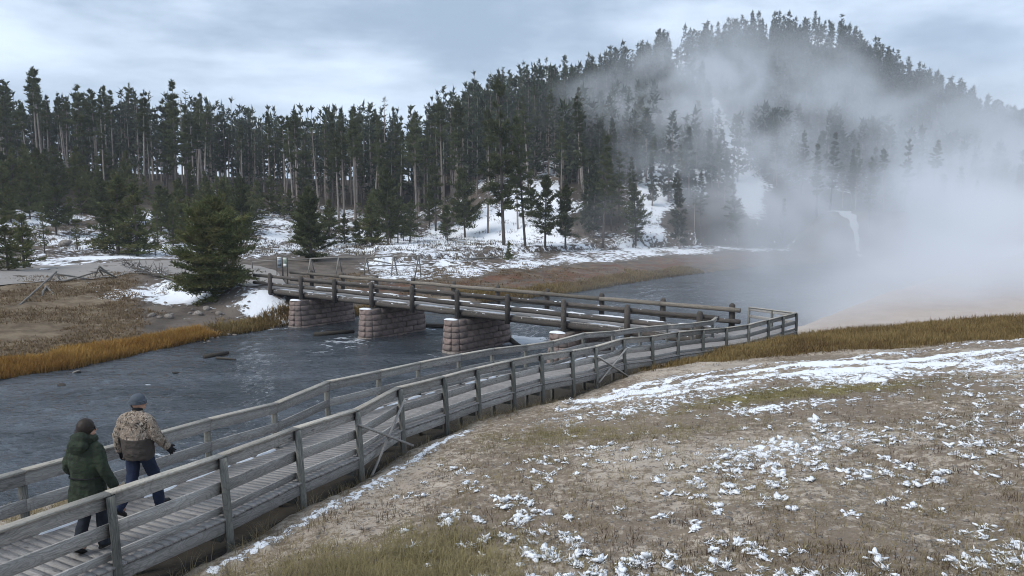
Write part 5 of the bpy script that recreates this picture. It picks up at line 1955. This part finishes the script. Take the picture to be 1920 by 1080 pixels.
def person(kind, loc, rz, label):
    root = empty('person', loc, rz)
    tag(root, label, 'person')
    if kind == 'man':
        H = 1.0
        hipR, hipL = (.10, .0, .93), (-.10, 0, .93)
        kR, kL = (.11, .20, .52), (-.11, -.03, .50)
        aR, aL = (.115, .26, .085), (-.11, -.36, .17)
        shR, shL = (.21, 0, 1.44), (-.21, 0, 1.44)
        eR, wR = (.325, .02, 1.20), (.385, .19, .985)
        eL, wL = (-.32, -.07, 1.19), (-.33, -.02, .93)
        hc = np.array([0, .05, 1.665])
        yaw = -.85
    else:
        hipR, hipL = (.09, 0, .88), (-.09, 0, .88)
        kR, kL = (.085, .12, .49), (-.085, .02, .48)
        aR, aL = (.085, .12, .085), (-.085, -.16, .12)
        shR, shL = (.18, 0, 1.34), (-.18, 0, 1.34)
        eR, wR = (.28, -.02, 1.08), (.34, .10, .84)
        eL, wL = (-.29, -.05, 1.09), (-.26, .14, .93)
        hc = np.array([0, .04, 1.555])
        yaw = -.75
    s = 1.0 if kind == 'man' else .93
    Rz = np.array(Matrix.Rotation(yaw, 3, 'Z'))
    hp = lambda x, y, z: hc + Rz @ np.array([x, y, z]) * s
    ztop = shR[2]
    B = [('t', [(0, 0, hipR[2] - .05), (0, -.01, ztop - .22), (0, 0, ztop)], [(.16 * s, .11), (.165 * s, .115), (.15 * s, .09)], (0, 1, 0)),
         ('t', [(0, -.01, ztop - .03), (0, .02, hc[2] - .08)], [.062 * s, .055 * s]),
         ('e', hp(0, -.01, .015), (.078 * s, .098 * s, .112 * s)), ('e', hp(0, .035, -.055), (.055 * s, .062 * s, .062 * s)),
         ('e', hp(0, .098, -.012), (.014, .022, .026)), ('e', hp(0, .088, -.06), (.026, .014, .010)),
         ('e', hp(.078, -.005, -.01), (.012, .022, .034)), ('e', hp(-.078, -.005, -.01), (.012, .022, .034)),
         ('t', [hipR, kR, aR], [.085 * s, .055 * s, .042 * s]), ('t', [hipL, kL, aL], [.085 * s, .055 * s, .042 * s]),
         ('t', [(0, 0, ztop - .02), shR, eR, wR], [.07, .055 * s, .042 * s, .030 * s]), ('t', [(0, 0, ztop - .02), shL, eL, wL], [.07, .055 * s, .042 * s, .030 * s])]
    dR = np.array(wR) - np.array(eR)
    dL = np.array(wL) - np.array(eL)
    for a_, yw in ((aR, .1), (aL, -.1)):
        a_ = np.array(a_)
        B.append(('t', [a_, a_ + [0, .05, -.04], a_ + [0, .14, -.05]], [.036, .036, .026]))
    handR = hand(wR, dR, (-.6, .3, .1), -1, s, .2 if kind == 'man' else .08, .35, .9)
    handL = hand(wL, dL, (.6, .2, .1), 1, s, .1, .6, .9)
    body = solid('body', B + handR + handL, M_SKIN, root, .009, 2)
    # eyes
    for sx in (-1, 1):
        mb = MB()
        v, f = ico(1)
        mb.add(v * .011 + hp(sx * .030, .085, .012), [f])
        obj('eye', mb.mesh('eye', True), M_LENS, root)
    # glasses
    mb = MB()
    for sx in (-1, 1):
        v, f = ico(2)
        mb.add((v * [.028, .012, .021]) @ Rz.T + hp(sx * .034, .098, .010), [f])
        mb.tube([hp(sx * .066, .085, .014), hp(sx * .088, .02, .016), hp(sx * .086, -.02, .006)], .0045, 5)
    obj('glasses', mb.mesh('glasses', True), M_LENS, root)
    # trousers
    tr = [('t', [hipR, kR, np.array(aR) + (np.array(kR) - aR) * -.06], [.118 * s, .086 * s, .080 * s]), ('t', [hipL, kL, np.array(aL) + (np.array(kL) - aL) * -.09], [.118 * s, .086 * s, .080 * s]),
          ('t', [(0, 0, hipR[2] - .06), (0, 0, hipR[2] + .10)], [(.19 * s, .14 * s), (.18 * s, .135 * s)], (0, 1, 0))]
    solid('trousers', tr, M_DENIM if kind == 'man' else M_BLACKJ, root, .012, 3, .03)
    for a_, yw, pt in ((aR, .12, 0.0), (aL, -.08, .55)):
        solid('boot', foot(a_, yw, pt, 1.0 if kind == 'man' else .88), M_BOOT, root, .010, 2)
    if kind == 'man':
        J = [('t', [(0, 0, .845), (0, 0, .95), (0, -.01, 1.12), (0, -.02, 1.28), (0, -.01, 1.40), (0, .0, 1.48), (0, .015, 1.55)],
              [(.245, .195), (.258, .205), (.262, .205), (.262, .19), (.245, .165), (.16, .13), (.10, .095)], (0, 1, 0)),
             ('t', [(.05, 0, 1.44), shR, eR, np.array(wR) + dR * .02], [.11, .098, .085, .062]), ('t', [(-.05, 0, 1.44), shL, eL, np.array(wL) + dL * .02], [.11, .098, .085, .062]),
             ('e', (0, -.13, 1.43), (.15, .07, .085)), ('t', [(0, .015, 1.53), (0, .02, 1.575)], [(.095, .09), (.09, .088)], (0, 1, 0))]
        solid('jacket', J, M_CAMO, root, .013, 3, .035)
        solid('neck_gaiter', [('t', [(0, .015, 1.53), (0, .03, 1.605)], [(.083, .082), (.078, .085)], (0, 1, 0))], M_GLOVE, root, .01, 2)
        solid('glove', hand(wR, dR, (-.6, .3, .1), -1, 1.12, .28, .30, 1.12) + [('t', [np.array(wR) - dR * .12, np.array(wR) + dR * .1], [.05, .045])], M_GLOVE, root, .007, 1)
        solid('glove', hand(wL, dL, (.6, .2, .1), 1, 1.12, .12, .7, 1.12) + [('t', [np.array(wL) - dL * .12, np.array(wL) + dL * .1], [.05, .045])], M_GLOVE, root, .007, 1)
        solid('beanie', [('e', hp(0, -.012, .062), (.104, .120, .092)), ('t', [hp(0, -.014, .010), hp(0, -.012, .060)], [(.107, .123), (.109, .125)], Rz @ np.array([0, 1, 0]))], M_HAT, root, .008, 2)
        mb = MB()
        th = np.linspace(0, 2 * np.pi, 33)
        for dz_, rr_ in ((.006, .010), (.024, .011), (.042, .010)):
            mb.tube([hp(.108 * math.cos(a_), -.013 + .124 * math.sin(a_), dz_) for a_ in th], rr_, 6)
        obj('hat_brim', mb.mesh('brim', True), M_HAT, root)
        hb = solid('hair', [('e', hp(0, -.06, -.025), (.072, .045, .045))], M_HAIR, root, .008, 1)
    else:
        J = [('t', [(0, -.02, .60), (0, -.015, .78), (0, -.01, .95), (0, -.01, 1.0), (0, -.015, 1.12), (0, -.02, 1.25), (0, -.01, 1.33), (0, .0, 1.40), (0, .01, 1.455)],
              [(.262, .225), (.252, .21), (.225, .18), (.218, .172), (.232, .18), (.228, .17), (.205, .15), (.14, .12), (.10, .10)], (0, 1, 0)),
             ('t', [(.05, 0, 1.34), shR, eR, np.array(wR) + dR * .03], [.10, .088, .078, .062]), ('t', [(-.05, 0, 1.34), shL, eL, np.array(wL) + dL * .03], [.10, .088, .078, .062])]
        solid('parka', J, M_PARKA, root, .013, 3, .035)
        hood = [('e', (0, -.135, 1.395), (.155, .095, .105)), ('e', (0, -.105, 1.475), (.135, .085, .085)), ('e', (.07, -.03, 1.435), (.065, .09, .075)), ('e', (-.07, -.03, 1.435), (.065, .09, .075)),
                ('t', [(.12, -.05, 1.44), (.10, .06, 1.45), (.04, .11, 1.44)], [.045, .045, .035]), ('t', [(-.12, -.05, 1.44), (-.10, .06, 1.45), (-.04, .11, 1.44)], [.045, .045, .035])]
        solid('hood', hood, M_PARKA, root, .012, 3, .04)
        mb = MB()
        th = np.linspace(0, 2 * np.pi, 41)
        mb.tube(np.stack([.232 * np.cos(th), -.01 + .186 * np.sin(th), .995 + .006 * np.sin(3 * th)], 1), .009, 5)
        obj('waist_cord', mb.mesh('cord', True), M_GLOVE, root)
        solid('hair', [('e', hp(0, -.025, .035), (.105, .118, .108)), ('e', hp(0, -.075, -.045), (.095, .075, .095)), ('e', hp(.062, -.01, -.035), (.028, .05, .07)), ('e', hp(-.062, -.01, -.035), (.028, .05, .07))], M_HAIR, root, .008, 1, .02)
    return root


def deck_z(x, y):
    d = [math.hypot(x - (a[0] + b[0]) / 2, y - (a[1] + b[1]) / 2) for a, b in zip(NEAR_XY, FAR_XY)]
    i = int(np.argmin(d))
    j = i + 1 if d[min(i + 1, NR - 1)] < d[i - 1] else i - 1
    t = d[i] / (d[i] + d[j])
    return DECKZ[i] * (1 - t) + DECKZ[j] * t


for kind, px, py, az, lab in [('man', 266, 960, 14, 'person in grey beanie and tan camouflage jacket with black gloves walking ahead'),
                              ('woman', 173, 1035, 14, 'person in long dark green parka with hood down walking behind')]:
    q_ = onz(px, py, 4.77)
    q_[2] = deck_z(q_[0], q_[1])
    q_ = onz(px, py, q_[2])
    person(kind, tuple(q_ + [0, 0, .004]), math.radians(-az), lab).scale = (1.0, 1.04, 1.07) if kind == 'man' else (1.02, 1.08, 1.14)

# low brush and dead stems poking through the snow under the pines
P = field(2600, -80, 1330, 112, 176, lambda x, y, s, px: (s > 26) & (fbm(x * .16, y * .16, 23) > .47))
me = blade_mesh('brush', *tufts(P, 9, .35, r.uniform(.25, .75, len(P)), .07, .5, r, far_h), droop=.3)
me.materials.append(blades('brush', (0.05, 0.042, 0.028), (0.17, 0.135, 0.085)))
tag(obj('brush', me), 'low brown brush poking through the snow under the pines', 'brush', kind='stuff')
